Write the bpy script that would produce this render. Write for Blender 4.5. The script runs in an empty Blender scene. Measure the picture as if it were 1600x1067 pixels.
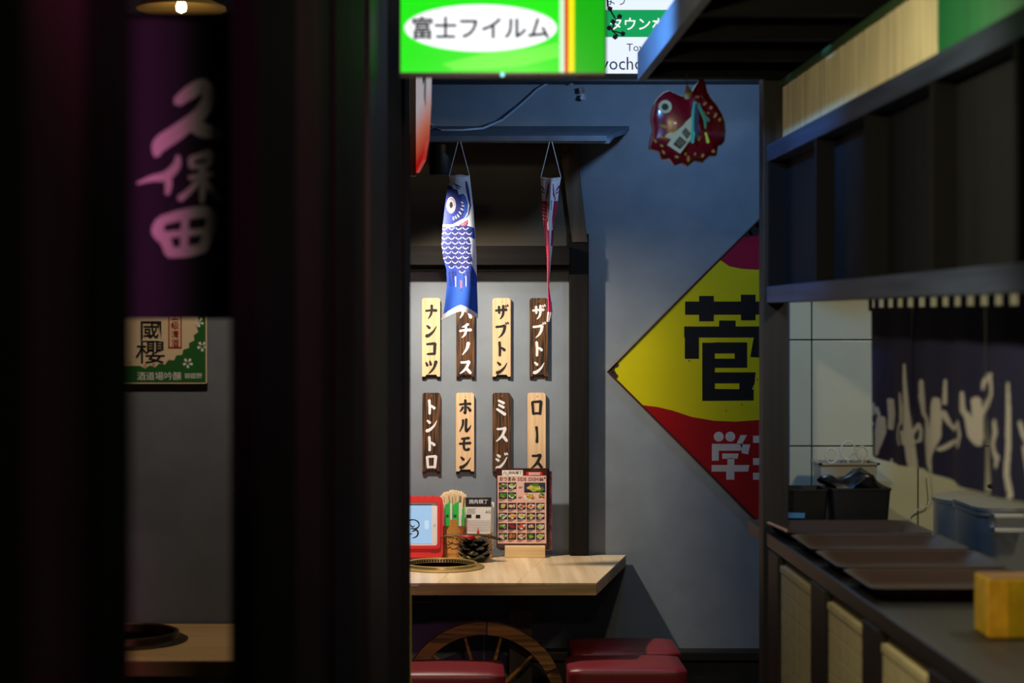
import bpy, bmesh, math, random
import numpy as np
from mathutils import Vector
random.seed(7)
C = bpy.context.scene.collection
S = bpy.context.scene

# ------------------------------------------------------------------ camera, world, lights
FPX, CX, CY, EYE = 2975.0, 710.0, 493.0, 1.63      # focal length in pixels of a 1600 wide frame, vanishing point, eye height
cam = bpy.data.cameras.new('camera'); co = bpy.data.objects.new('camera', cam); C.objects.link(co)
co.location = (0, 0, EYE); co.rotation_euler = (math.pi/2, 0, 0)
cam.sensor_width = 36; cam.lens = 36*FPX/1600
cam.shift_x = (800-CX)/1600; cam.shift_y = -(533.5-CY)/1600
cam.clip_start = .05
cam.dof.use_dof = True; cam.dof.focus_distance = 6.75; cam.dof.aperture_fstop = 3.2
S.camera = co
w = bpy.data.worlds.new('world'); S.world = w; w.use_nodes = True
w.node_tree.nodes['Background'].inputs[0].default_value = (.10, .13, .22, 1)
w.node_tree.nodes['Background'].inputs[1].default_value = .05
S.view_settings.view_transform = 'Standard'; S.view_settings.look = 'None'
S.view_settings.exposure = 0.0; S.view_settings.gamma = 1; S.view_settings.use_curve_mapping = False

# lamp positions and powers (each lamp is built as a fitting further down)
TABLE_SPOT = ((-.24, 6.46, 2.08), 92)
AISLE_LAMP = ((.14, 2.90, 2.17), 52)
FILL_LAMP = ((.15, -.3, 2.60), 36)  # unseen lamp added to fill the front surfaces with light
BLUE_LAMP = ((-.04, 4.35, 2.48), 80)
BLUE_PUCKS = 5
KITCHEN_LAMP = ((1.75, 3.95, 2.5), 46)
MAGENTA_LAMP = ((.16, .25, 2.40), 140)
PENDANT_LAMP = ((-.71, 4.95, 2.42), 26)

# ------------------------------------------------------------------ helpers
def lin(c):
    f = lambda v: v/12.92 if v <= .04045 else ((v+.055)/1.055)**2.4
    return (f(c[0]/255), f(c[1]/255), f(c[2]/255), 1)
def at(px, py, Y):
    return Vector(((px-CX)*Y/FPX, Y, EYE-(py-CY)*Y/FPX))
def X_(px, Y): return (px-CX)*Y/FPX
def Z_(py, Y): return EYE-(py-CY)*Y/FPX

MATS = {}
def mat(name, col, rough=.6, metal=0, emit=None, est=0, noise=0, nscale=40, bump=0, bscale=None, spec=.5, coat=0, stretch=None):
    if name in MATS: return MATS[name]
    m = bpy.data.materials.new(name); m.use_nodes = True; MATS[name] = m
    nt = m.node_tree; b = nt.nodes['Principled BSDF']
    b.inputs['Base Color'].default_value = lin(col); b.inputs['Roughness'].default_value = rough
    b.inputs['Metallic'].default_value = metal; b.inputs['Specular IOR Level'].default_value = spec
    b.inputs['Coat Weight'].default_value = coat
    if emit: b.inputs['Specular IOR Level'].default_value = .12; b.inputs['Emission Color'].default_value = lin(emit); b.inputs['Emission Strength'].default_value = est
    if noise or bump:
        tc = nt.nodes.new('ShaderNodeTexCoord'); mp = nt.nodes.new('ShaderNodeMapping')
        nt.links.new(tc.outputs['Object'], mp.inputs[0])
        if stretch: mp.inputs['Scale'].default_value = stretch
        n = nt.nodes.new('ShaderNodeTexNoise'); n.inputs['Scale'].default_value = nscale; n.inputs['Detail'].default_value = 5
        nt.links.new(mp.outputs[0], n.inputs['Vector'])
        if noise:
            mx = nt.nodes.new('ShaderNodeMix'); mx.data_type = 'RGBA'
            k0, k1 = 1-noise, 1+noise*.6
            a = lin(col); mx.inputs[6].default_value = (a[0]*k0, a[1]*k0, a[2]*k0, 1)
            mx.inputs[7].default_value = (min(1, a[0]*k1), min(1, a[1]*k1), min(1, a[2]*k1), 1)
            r = nt.nodes.new('ShaderNodeMapRange'); r.inputs[1].default_value = .3; r.inputs[2].default_value = .7
            nt.links.new(n.outputs[0], r.inputs[0]); nt.links.new(r.outputs[0], mx.inputs[0])
            nt.links.new(mx.outputs[2], b.inputs['Base Color'])
        if bump:
            n2 = n
            if bscale:
                n2 = nt.nodes.new('ShaderNodeTexNoise'); n2.inputs['Scale'].default_value = bscale; n2.inputs['Detail'].default_value = 3
                nt.links.new(mp.outputs[0], n2.inputs['Vector'])
            bp = nt.nodes.new('ShaderNodeBump'); bp.inputs['Strength'].default_value = bump; bp.inputs['Distance'].default_value = .002
            nt.links.new(n2.outputs[0], bp.inputs['Height']); nt.links.new(bp.outputs[0], b.inputs['Normal'])
    return m
def wood(name, c0, c1, axis='z', scale=60, rough=.5, dist=3, bump=.15, coat=0, spec=.5, sharp=.14):
    """Straight wood grain running along one axis of the object."""
    if name in MATS: return MATS[name]
    m = bpy.data.materials.new(name); m.use_nodes = True; MATS[name] = m
    nt = m.node_tree; b = nt.nodes['Principled BSDF']; b.inputs['Roughness'].default_value = rough; b.inputs['Coat Weight'].default_value = coat; b.inputs['Specular IOR Level'].default_value = spec
    tc = nt.nodes.new('ShaderNodeTexCoord'); mp = nt.nodes.new('ShaderNodeMapping')
    sc = [1, 1, 1]; sc['xyz'.index(axis)] = .04; mp.inputs['Scale'].default_value = sc
    oi = nt.nodes.new('ShaderNodeObjectInfo'); ad = nt.nodes.new('ShaderNodeVectorMath'); ad.operation = 'ADD'
    ml = nt.nodes.new('ShaderNodeMath'); ml.operation = 'MULTIPLY'; ml.inputs[1].default_value = 7
    nt.links.new(oi.outputs['Random'], ml.inputs[0])
    nt.links.new(tc.outputs['Object'], ad.inputs[0]); nt.links.new(ml.outputs[0], ad.inputs[1]); nt.links.new(ad.outputs[0], mp.inputs[0])
    n = nt.nodes.new('ShaderNodeTexNoise'); n.inputs['Scale'].default_value = scale; n.inputs['Detail'].default_value = 4; n.inputs['Distortion'].default_value = dist*.1
    nt.links.new(mp.outputs[0], n.inputs['Vector'])
    r = nt.nodes.new('ShaderNodeValToRGB'); r.color_ramp.elements[0].color = lin(c0); r.color_ramp.elements[1].color = lin(c1)
    r.color_ramp.elements[0].position = .5-sharp; r.color_ramp.elements[1].position = .5+sharp
    nt.links.new(n.outputs[0], r.inputs[0]); nt.links.new(r.outputs[0], b.inputs['Base Color'])
    bp = nt.nodes.new('ShaderNodeBump'); bp.inputs['Strength'].default_value = bump; bp.inputs['Distance'].default_value = .001
    nt.links.new(n.outputs[0], bp.inputs['Height']); nt.links.new(bp.outputs[0], b.inputs['Normal'])
    return m
def vcol_mat(name, rough=.8, sheen=0, translucent=0):
    if name in MATS: return MATS[name]
    m = bpy.data.materials.new(name); m.use_nodes = True; MATS[name] = m
    nt = m.node_tree; b = nt.nodes['Principled BSDF']; b.inputs['Roughness'].default_value = rough
    a = nt.nodes.new('ShaderNodeAttribute'); a.attribute_name = 'print'
    nt.links.new(a.outputs['Color'], b.inputs['Base Color'])
    return m

class MB:
    """Collects shapes; part() / solo() link them as one mesh."""
    def __init__(s): s.v = []; s.f = []; s.m = []; s.mi = 0
    def add(s, vs, fs):
        o = len(s.v); s.v += [tuple(v) for v in vs]; s.f += [tuple(i+o for i in f) for f in fs]; s.m += [s.mi]*len(fs); return s
    def box(s, x0, x1, y0, y1, z0, z1, bev=0):
        if bev:
            bm = bmesh.new(); bmesh.ops.create_cube(bm, size=1)
            for v in bm.verts:
                v.co = Vector(((x0+x1)/2+v.co.x*(x1-x0), (y0+y1)/2+v.co.y*(y1-y0), (z0+z1)/2+v.co.z*(z1-z0)))
            bmesh.ops.bevel(bm, geom=list(bm.edges), offset=bev, segments=2, profile=.6, affect='EDGES')
            return s.bm(bm)
        v = [(x, y, z) for x in (x0, x1) for y in (y0, y1) for z in (z0, z1)]
        return s.add(v, [(0,1,3,2),(4,6,7,5),(0,4,5,1),(2,3,7,6),(0,2,6,4),(1,5,7,3)])
    def bm(s, bm):
        bm.verts.index_update(); s.add([v.co for v in bm.verts], [[v.index for v in f.verts] for f in bm.faces]); bm.free(); return s
    def prism(s, pts, O, R, U, t):
        """Polygon pts (2D) in plane O + a R + b U, thickened by t backwards along -(R x U)."""
        O, R, U = Vector(O), Vector(R), Vector(U); N = R.cross(U).normalized(); n = len(pts)
        a = sum(pts[i][0]*pts[(i+1) % n][1]-pts[(i+1) % n][0]*pts[i][1] for i in range(n))
        if a < 0: pts = pts[::-1]
        f = [O+R*p[0]+U*p[1] for p in pts]; b = [q-N*t for q in f]
        fs = [tuple(range(n))]
        if t: fs += [tuple(range(2*n-1, n-1, -1))]+[(i, n+i, n+(i+1) % n, (i+1) % n) for i in range(n)]
        return s.add(f+(b if t else []), fs)
    def tube(s, pts, r, seg=8, cap=True, flat=1):
        pts = [Vector(p) for p in pts]; rs = r if isinstance(r, (list, tuple)) else [r]*len(pts)
        rings = []; up = Vector((0, 0, 1)); prev = None
        for i, p in enumerate(pts):
            d = (pts[min(i+1, len(pts)-1)]-pts[max(i-1, 0)]).normalized()
            if prev is None:
                a = d.cross(up if abs(d.z) < .9 else Vector((1, 0, 0))).normalized()
            else: a = (prev-d*prev.dot(d)).normalized()
            prev = a; b = d.cross(a)
            rings.append([p+(a*math.cos(t)+b*flat*math.sin(t))*rs[i] for t in [2*math.pi*k/seg for k in range(seg)]])
        v = [q for R in rings for q in R]; f = []
        for i in range(len(pts)-1):
            for k in range(seg):
                k2 = (k+1) % seg; f.append((i*seg+k, i*seg+k2, (i+1)*seg+k2, (i+1)*seg+k))
        if cap: f += [tuple(range(seg))[::-1], tuple((len(pts)-1)*seg+k for k in range(seg))]
        return s.add(v, f)
    def lathe(s, prof, c, seg=32, axis='z'):
        c = Vector(c); v = []; f = []
        for r, h in prof:
            for k in range(seg):
                t = 2*math.pi*k/seg; a, b = r*math.cos(t), r*math.sin(t)
                v.append(c+Vector((a, b, h) if axis == 'z' else (a, h, b) if axis == 'y' else (h, a, b)))
        for i in range(len(prof)-1):
            for k in range(seg):
                k2 = (k+1) % seg; f.append((i*seg+k, i*seg+k2, (i+1)*seg+k2, (i+1)*seg+k))
        if prof[0][0] > 1e-6: f.append(tuple(range(seg))[::-1])
        if prof[-1][0] > 1e-6: f.append(tuple((len(prof)-1)*seg+k for k in range(seg)))
        return s.add(v, f)
    def ribbon(s, pts, O, R, U, t=0, n=7):
        """Brush stroke: pts (x, y, width) smoothed, round ends."""
        O, R, U = Vector(O), Vector(R), Vector(U)
        p = [np.array(q, float) for q in pts]; q = [2*p[0]-p[1]]+p+[2*p[-1]-p[-2]]; cur = []
        for i in range(1, len(q)-2):
            for k in range(n):
                u = k/n; cur.append(.5*((2*q[i])+(-q[i-1]+q[i+1])*u+(2*q[i-1]-5*q[i]+4*q[i+1]-q[i+2])*u*u+(-q[i-1]+3*q[i]-3*q[i+1]+q[i+2])*u**3))
        cur.append(p[-1]); L, Rr = [], []
        m = len(cur)
        for i, c in enumerate(cur):
            d = cur[min(i+1, m-1)][:2]-cur[max(i-1, 0)][:2]; d = d/(np.hypot(*d)+1e-9); nn = np.array([-d[1], d[0]])
            L.append(c[:2]+nn*c[2]/2); Rr.append(c[:2]-nn*c[2]/2)
        d0 = cur[0][:2]-cur[1][:2]; d0 = d0/(np.hypot(*d0)+1e-9); d1 = cur[-1][:2]-cur[-2][:2]; d1 = d1/(np.hypot(*d1)+1e-9)
        v2 = [cur[0][:2]+d0*cur[0][2]*.38]+[z for pr in zip(L, Rr) for z in pr]+[cur[-1][:2]+d1*cur[-1][2]*.38]
        f = [(0, 1, 2)]+[(1+2*i, 1+2*i+2, 1+2*i+3, 1+2*i+1) for i in range(m-1)]+[(2*m+1, 2*m, 2*m-1)]
        f = [q_[::-1] for q_ in f]
        return s.add([O+R*float(a[0])+U*float(a[1]) for a in v2], f)

ROOT = {}
def mesh_obj(name, mb, mats, org, smooth=False):
    me = bpy.data.meshes.new(name); o_ = Vector(org)
    me.from_pydata([tuple(Vector(v)-o_) for v in mb.v], [], mb.f)
    mats = mats if isinstance(mats, list) else [mats]
    for m in mats: me.materials.append(m)
    if len(mats) > 1: me.polygons.foreach_set('material_index', mb.m)
    if smooth:
        me.polygons.foreach_set('use_smooth', [True]*len(mb.f))
        me.set_sharp_from_angle(angle=math.radians(smooth if smooth > 1 else 40))
    me.update()
    o = bpy.data.objects.new(name, me); C.objects.link(o); return o
def thing(name, label, cat, loc, group=None):
    o = bpy.data.objects.new(name, None); C.objects.link(o); o.location = loc; o.empty_display_size = .05
    tag(o, label, cat, group); ROOT[o] = Vector(loc); return o
def tag(o, label, cat, group=None, kind=None):
    o['label'] = label; o['category'] = cat
    if group: o['group'] = group
    if kind: o['kind'] = kind
    return o
def part(name, mb, mats, parent, smooth=False, label=None):
    o = mesh_obj(name, mb, mats, ROOT[parent], smooth); o.parent = parent; ROOT[o] = ROOT[parent]
    if label: o['label'] = label
    return o
def solo(name, mb, mats, label, cat, group=None, smooth=False, loc=None):
    vs = np.array(mb.v); loc = loc or ((vs[:,0].min()+vs[:,0].max())/2, (vs[:,1].min()+vs[:,1].max())/2, vs[:,2].min())
    o = mesh_obj(name, mb, mats, loc, smooth); o.location = loc; ROOT[o] = Vector(loc); return tag(o, label, cat, group)
def struct(name, mb, mats, label=None, smooth=False):
    o = mesh_obj(name, mb, mats, (0, 0, 0), smooth); ROOT[o] = Vector((0, 0, 0)); o['kind'] = 'structure'
    if label: o['label'] = label
    return o
def text_mb(body, size, O, R, U, bold=0, align='CENTER', sx=1, vertical=False, mb=None):
    """Lettering as flat mesh (curve text converted)."""
    mb = mb or MB(); O, R, U = Vector(O), Vector(R), Vector(U)
    rows = list(body) if vertical else [body]
    for i, row in enumerate(rows):
        c = bpy.data.curves.new('lettering', 'FONT'); c.body = row; c.size = size; c.offset = bold*size; c.resolution_u = 2
        o = bpy.data.objects.new('lettering', c); C.objects.link(o)
        me = bpy.data.meshes.new_from_object(o.evaluated_get(bpy.context.evaluated_depsgraph_get()))
        xs = [v.co.x for v in me.vertices] or [0]
        x0 = {'CENTER': (min(xs)+max(xs))/2, 'LEFT': min(xs), 'RIGHT': max(xs)}[align]
        mb.add([O+R*((v.co.x-x0)*sx)+U*(v.co.y-.38*size-i*size*1.04) for v in me.vertices], [tuple(p.vertices) for p in me.polygons])
        bpy.data.objects.remove(o); bpy.data.curves.remove(c); bpy.data.meshes.remove(me)
    return mb
def inpoly(x, y, poly):
    r = np.zeros(x.shape, bool); n = len(poly)
    for i in range(n):
        x0, y0 = poly[i]; x1, y1 = poly[(i+1) % n]
        if y0 == y1: continue
        c = ((y0 > y) != (y1 > y)) & (x < (x1-x0)*(y-y0)/(y1-y0)+x0); r ^= c
    return r
def onstroke(x, y, pts):
    """Mask of points within a polyline of varying width (x, y, w)."""
    r = np.zeros(x.shape, bool)
    for (a, b, w0), (c, d, w1) in zip(pts[:-1], pts[1:]):
        L = (c-a)**2+(d-b)**2+1e-12; t = np.clip(((x-a)*(c-a)+(y-b)*(d-b))/L, 0, 1)
        r |= (x-a-t*(c-a))**2+(y-b-t*(d-b))**2 < ((w0+(w1-w0)*t)/2)**2
    return r
def cloth(name, P, col, parent, matr):
    """P: (ny, nx, 3) grid of points, col: (ny-1, nx-1, 3) printed colour of each small face (0..255 sRGB)."""
    ny, nx = P.shape[:2]; o = np.array(ROOT[parent]); v = (P-o).reshape(-1, 3)
    i = np.arange(ny*nx).reshape(ny, nx); f = np.stack([i[:-1,:-1], i[1:,:-1], i[1:,1:], i[:-1,1:]], -1).reshape(-1, 4)
    me = bpy.data.meshes.new(name); me.vertices.add(len(v)); me.vertices.foreach_set('co', v.ravel())
    me.loops.add(f.size); me.loops.foreach_set('vertex_index', f.ravel().astype(np.int32))
    me.polygons.add(len(f)); me.polygons.foreach_set('loop_start', np.arange(0, f.size, 4, dtype=np.int32))
    me.polygons.foreach_set('use_smooth', np.ones(len(f), bool)); me.update(calc_edges=True)
    s = col.reshape(-1, 3)/255.; l = np.where(s <= .04045, s/12.92, ((s+.055)/1.055)**2.4)
    rgba = np.concatenate([l, np.ones((len(l), 1))], 1); a = me.color_attributes.new('print', 'FLOAT_COLOR', 'CORNER')
    a.data.foreach_set('color', np.repeat(rgba, 4, 0).ravel().astype(np.float32)); me.materials.append(matr)
    ob = bpy.data.objects.new(name, me); C.objects.link(ob); ob.parent = parent; ROOT[ob] = ROOT[parent]; return ob
XR, ZU = Vector((1, 0, 0)), Vector((0, 0, 1))
YL = Vector((0, -1, 0))
def lamp(name, kind, loc, col, power, parent=None, target=None, angle=70, blend=.6, size=.04):
    l = bpy.data.lights.new(name, kind); l.energy = power; l.color = col[:3]; l.shadow_soft_size = size
    if kind == 'SPOT': l.spot_size = math.radians(angle); l.spot_blend = blend
    o = bpy.data.objects.new(name, l); C.objects.link(o); o.location = loc
    if target is not None: o.rotation_euler = (Vector(target)-Vector(loc)).to_track_quat('-Z', 'Y').to_euler()
    if parent is not None: o.parent = parent; o.location = Vector(loc)-ROOT[parent]
    return o

# ------------------------------------------------------------------ materials
M_wall = mat('blue grey plaster', (124, 133, 143), .75, noise=.10, nscale=9, bump=.35, bscale=260)
M_wall2 = mat('grey plaster', (110, 113, 124), .8, noise=.10, nscale=9, bump=.3, bscale=260)
M_ceil = mat('dark ceiling paint', (40, 44, 56), .8)
M_floor = mat('dark floor tile', (44, 42, 42), .5, noise=.2, nscale=6)
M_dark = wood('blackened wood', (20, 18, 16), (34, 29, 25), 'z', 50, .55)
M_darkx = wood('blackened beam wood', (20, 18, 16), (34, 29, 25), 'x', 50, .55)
M_darky = wood('blue-tinted rail wood', (32, 42, 62), (52, 64, 88), 'y', 50, .5)  # blue light falling on the rails is put into the base colour
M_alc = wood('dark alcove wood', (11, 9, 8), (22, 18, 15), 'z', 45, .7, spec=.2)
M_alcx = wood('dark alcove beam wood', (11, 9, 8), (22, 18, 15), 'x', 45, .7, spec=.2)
M_brown = wood('brown brace wood', (74, 56, 36), (104, 82, 54), 'z', 30, .6)
M_panel = wood('dark brown ply', (70, 64, 52), (86, 79, 66), 'x', 8, .7)
M_table = wood('oak table top', (200, 172, 134), (228, 204, 168), 'y', 26, .32, 4, .05)
M_tedge = wood('oak table edge', (158, 128, 86), (194, 160, 112), 'x', 60, .45)
M_ltable = wood('warm oak table', (168, 132, 82), (190, 152, 100), 'x', 30, .4)
M_pale = wood('pale hinoki wood', (212, 174, 132), (228, 194, 152), 'z', 120, .55)
M_char = wood('charred cedar wood', (26, 16, 10), (104, 66, 34), 'z', 210, .5, sharp=.09)
M_ink = mat('black ink', (14, 14, 18), .6)
M_white = mat('white paint', (222, 222, 224), .6)
M_black = mat('black plastic', (14, 14, 15), .45)
M_steel = mat('stainless steel', (186, 186, 182), .33, .8)
M_brass = mat('brass', (196, 166, 100), .36, .75)
M_red = mat('red rubber', (206, 36, 34), .5)
M_vinyl = mat('oxblood vinyl', (122, 36, 42), .38, noise=.08, nscale=60, bump=.15, bscale=500)
M_bamboo = wood('bamboo', (186, 128, 58), (206, 150, 78), 'z', 60, .4)
M_string = mat('white cord', (215, 218, 225), .7)
M_paper = mat('white paper', (228, 226, 220), .7)

# ------------------------------------------------------------------ the setting
struct('floor', MB().box(-2.8, 2.6, -1.2, 7.2, -.05, 0), M_floor)
struct('ceiling', MB().box(-2.8, 2.6, -1.2, 7.2, 2.9, 2.95), M_ceil)
struct('wall_back', MB().box(-2.8, 2.6, 7.0, 7.12, 0, 2.9), M_wall)
struct('wall_left', MB().box(-2.8, -2.7, -1.2, 7.2, 0, 2.9), M_ceil)
struct('wall_right', MB().box(2.5, 2.6, -1.2, 7.2, 0, 2.9), M_ceil)
struct('wall_front', MB().box(-2.8, 2.6, -1.3, -1.2, 0, 2.9), M_ceil)
struct('wall_booth', MB().box(-2.7, -.58, 5.45, 5.53, 0, 2.9), M_wall2)
struct('baseboard_back', MB().box(.2, 1.5, 6.93, 7.0, 0, Z_(1030, 7)).box(.2, 1.5, 6.915, 7.0, Z_(1030, 6.95), Z_(1016, 6.95), .004), M_darkx)
struct('trim_1', MB().box(-1.2, 2.3, 6.9, 7.0, Z_(127, 6.9), 2.62), M_darkx, 'dark header beam along the top of the back wall')

# kitchen end wall, tiles with recessed grout
kw = struct('wall_kitchen', MB().box(.985, 2.5, 5.612, 5.70, 0, 2.9), mat('grout', (96, 100, 96), .9))
M_tile = mat('cream wall tile', (188, 186, 160), .3, noise=.04, nscale=8)
tw, x0, z0 = .3126, 1.051, 1.246
tme = None
for i in range(-1, 5):
    for j in range(-3, 5):
        xa, xb = max(.987, x0+i*tw+.002), x0+(i+1)*tw-.002
        if j <= -3 or i > 4: continue
        o = part('tile', MB().box(xa, xb, 5.60, 5.614, z0+j*tw+.002, z0+(j+1)*tw-.002, .0015), M_tile, kw)

# ------------------------------------------------------------------ alcove: eave, beam, post, brace, dark board
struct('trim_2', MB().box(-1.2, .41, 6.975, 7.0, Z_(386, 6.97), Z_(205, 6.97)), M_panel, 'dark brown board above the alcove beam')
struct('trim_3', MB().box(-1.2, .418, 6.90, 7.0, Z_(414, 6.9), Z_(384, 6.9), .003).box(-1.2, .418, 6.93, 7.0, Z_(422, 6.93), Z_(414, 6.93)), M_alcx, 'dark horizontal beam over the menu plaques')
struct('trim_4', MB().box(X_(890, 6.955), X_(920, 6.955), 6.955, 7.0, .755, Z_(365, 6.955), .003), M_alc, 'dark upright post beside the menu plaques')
p = [at(874, 221, 6.95), at(901, 221, 6.95), at(918, 378, 6.95), at(894, 378, 6.95)]
mb = MB().prism([(q.x, q.z) for q in p], (0, 6.95, 0), XR, ZU, .024)
br = thing('wooden_brace', 'leaning brown wooden brace under the eave, above the dark post', 'brace', (p[2].x, 6.9, p[2].z))
part('brace_body', mb, M_brown, br)
part('mortise', MB().prism([(X_(880, 6.949), Z_(238, 6.949)), (X_(893, 6.949), Z_(233, 6.949)), (X_(893, 6.949), Z_(236, 6.949)), (X_(880, 6.949), Z_(241, 6.949))], (0, 6.949, 0), XR, ZU, .0015), M_black, br)
# eave board
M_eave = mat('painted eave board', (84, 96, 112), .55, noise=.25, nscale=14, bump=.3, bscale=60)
e0, e1 = at(600, 213, 6.55), at(952, 217, 6.55); b1 = at(983, 197, 7.0); b0 = at(600, 197, 7.0)
ev = [b0-Vector((.6, 0, 0)), e0-Vector((.6, 0, 0)), e1, (e1*.6+b1*.4)+Vector((-.012, 0, .001)), (e1*.25+b1*.75)+Vector((.008, 0, 0)), b1]
eave = thing('eave_board', 'blue-lit painted eave board projecting over the alcove', 'eave', (0, 6.8, e0.z))
n = len(ev); dn = Vector((0, 0, -.016))
part('board', MB().add(ev+[q+dn for q in ev], [tuple(range(n)), tuple(range(2*n-1, n-1, -1))]+[(i, n+i, n+(i+1) % n, (i+1) % n) for i in range(n)]), M_eave, eave)
part('front_lip', MB().box(e0.x-.6, e1.x-.01, 6.538, 6.552, e0.z-.018, e0.z+.001, .002), M_eave, eave)
# cable and blossoms
cp = [(600, 200, 6.88), (650, 196, 6.88), (672, 200, 6.88), (690, 206, 6.8), (720, 206.5, 6.8), (755, 203, 6.85), (785, 190, 6.97), (815, 165, 6.985), (840, 142, 6.985), (862, 129, 6.985), (880, 122, 6.985)]
solo('cable', MB().tube([at(*q)+Vector((0, 0, .006)) for q in cp], .0045, 6), mat('grey cable', (150, 170, 190), .5), 'pale grey cable drooping down the wall onto the eave', 'cable', smooth=True)
ti = solo('cable_tie', MB().tube([at(655+14*math.cos(t)*1.6, 200+6*math.sin(t), 6.78)+Vector((0, 0, .008)) for t in np.linspace(0, 11, 26)], .003, 5), mat('grey cable', (150, 170, 190), .5), 'coiled loop of pale wire lying on the eave', 'wire', smooth=True)
M_petal = mat('pale blossom', (190, 180, 195), .7)
for k, (px, py, lab, col) in enumerate([(893, 128, 'small lilac paper blossom at the top of the cable', M_petal), (909, 141, 'small tan dried blossom on the wall above the eave', mat('tan blossom', (150, 130, 110), .7)), (911, 152, 'small torn pale paper scrap hanging under the tan blossom', M_petal)]):
    c = at(px, py, 6.972); t = thing('paper_blossom', lab, 'blossom', c, 'bits of blossom above the eave')
    for j in range(4):
        a = j*1.57+k; d = Vector((math.cos(a), -.3, math.sin(a)))*.011; s_ = Vector((-math.sin(a), 0, math.cos(a)))*.008
        part('petal', MB().add([c, c+d*.6+s_, c+d*1.2+Vector((0, -.006, 0)), c+d*.6-s_], [(0, 1, 2, 3)]), col, t)
# black lamp housing under the eave
c = at(688, 222, 6.62)
t = thing('speaker', 'black cylinder lamp housing hanging under the eave', 'lamp', (c.x, c.y, c.z-.115)); t.name = 'lamp_housing'
part('housing', MB().lathe([(.036, -.115), (.038, -.11), (.038, -.004), (.03, 0)], c, 24), M_black, t, 35)
part('bracket', MB().box(c.x-.01, c.x+.01, c.y-.01, c.y+.01, c.z-.002, c.z+.005), M_black, t)

# ------------------------------------------------------------------ menu plaques
K = {
'ナ': [[(.06,.60,.12),(.5,.64,.13),(.95,.63,.17)], [(.55,1.0,.16),(.55,.6,.13),(.45,.28,.12),(.25,.02,.05)]],
'ン': [[(.16,.86,.10),(.38,.68,.17)], [(.10,.10,.20),(.34,.17,.17),(.7,.45,.11),(.95,.82,.04)]],
'コ': [[(.14,.84,.12),(.82,.90,.16)], [(.83,.90,.18),(.78,.12,.15)], [(.18,.13,.11),(.82,.16,.15)]],
'ツ': [[(.08,.85,.10),(.20,.62,.16)], [(.40,.95,.10),(.48,.68,.16)], [(.92,.92,.20),(.76,.52,.14),(.52,.22,.11),(.25,.02,.04)]],
'チ': [[(.72,.98,.15),(.5,.84,.13),(.24,.76,.06)], [(.04,.48,.13),(.5,.54,.13),(.97,.56,.17)], [(.56,.82,.13),(.54,.45,.14),(.44,.2,.12),(.22,.0,.05)]],
'ノ': [[(.76,.95,.2),(.62,.52,.15),(.26,.08,.05)]],
'ス': [[(.14,.86,.13),(.5,.87,.13),(.82,.92,.17)], [(.82,.9,.16),(.6,.5,.15),(.34,.24,.12),(.06,.06,.06)], [(.54,.48,.13),(.74,.28,.17),(.94,.08,.15)]],
'ザ': [[(.0,.62,.12),(.45,.66,.13),(.92,.68,.16)], [(.28,.92,.14),(.3,.42,.13)], [(.64,.98,.15),(.64,.5,.14),(.56,.22,.12),(.36,.0,.05)], [(.82,1.0,.07),(.88,.88,.10)], [(.97,1.06,.07),(1.03,.94,.10)]],
'ブ': [[(.04,.76,.13),(.45,.8,.13),(.78,.86,.16)], [(.78,.84,.17),(.7,.48,.15),(.5,.18,.11),(.24,-.02,.04)], [(.84,1.08,.07),(.9,.96,.1)], [(1.0,1.12,.07),(1.06,1.0,.1)]],
'ト': [[(.32,1.0,.15),(.36,.5,.15),(.35,.0,.14)], [(.4,.6,.11),(.6,.52,.14),(.76,.4,.17)]],
'ロ': [[(.14,.88,.15),(.22,.08,.14)], [(.14,.88,.12),(.86,.92,.15)], [(.86,.92,.18),(.78,.08,.14)], [(.2,.13,.11),(.8,.15,.13)]],
'ホ': [[(.04,.68,.11),(.5,.73,.12),(.96,.74,.15)], [(.52,1.02,.15),(.52,.1,.14),(.36,.16,.05)], [(.32,.5,.13),(.22,.32,.11),(.06,.18,.04)], [(.7,.52,.1),(.94,.24,.18)]],
'ル': [[(.34,.9,.14),(.30,.5,.12),(.04,.04,.05)], [(.6,.96,.15),(.58,.12,.15),(.8,.24,.12),(1.0,.5,.04)]],
'モ': [[(.2,.86,.11),(.84,.92,.15)], [(.04,.5,.12),(.96,.56,.15)], [(.44,.88,.13),(.4,.45,.14),(.44,.14,.14),(.62,.06,.13),(.84,.12,.16)]],
'ミ': [[(.24,.98,.12),(.7,.8,.16)], [(.26,.70,.12),(.68,.52,.16)], [(.1,.42,.12),(.5,.22,.16),(.8,.06,.18)]],
'ジ': [[(.14,.92,.11),(.36,.8,.16)], [(.04,.66,.11),(.26,.54,.16)], [(.08,.06,.18),(.4,.16,.15),(.72,.44,.11),(.95,.78,.05)], [(.76,1.04,.07),(.82,.92,.1)], [(.92,1.06,.07),(.98,.94,.1)]],
'ー': [[(.48,1.0,.16),(.54,.5,.13),(.52,.0,.16)]],
'ハ': [[(.36,.85,.15),(.26,.4,.13),(.06,.08,.05)], [(.6,.9,.12),(.78,.5,.15),(.96,.12,.18)]],
}
pl = [(659.5, 465.6, 'ナンコツ', 0), (713, 465.8, 'ハチノス', 1), (769.5, 465.6, 'ザブトン', 0), (827.5, 465.6, 'ザブトン', 1),
      (660, 613.5, 'トントロ', 1), (712.5, 613.5, 'ホルモン', 0), (769.5, 613.5, 'ミスジ', 1), (824.2, 613.5, 'ロース', 0)]
YP = 6.996; CW = .044
ROMAJI = {'ナンコツ': 'nankotsu', 'ハチノス': 'hachinosu', 'ザブトン': 'zabuton', 'トントロ': 'tontoro', 'ホルモン': 'horumon', 'ミスジ': 'misuji', 'ロース': 'rosu'}
sc_ = YP/FPX
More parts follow.
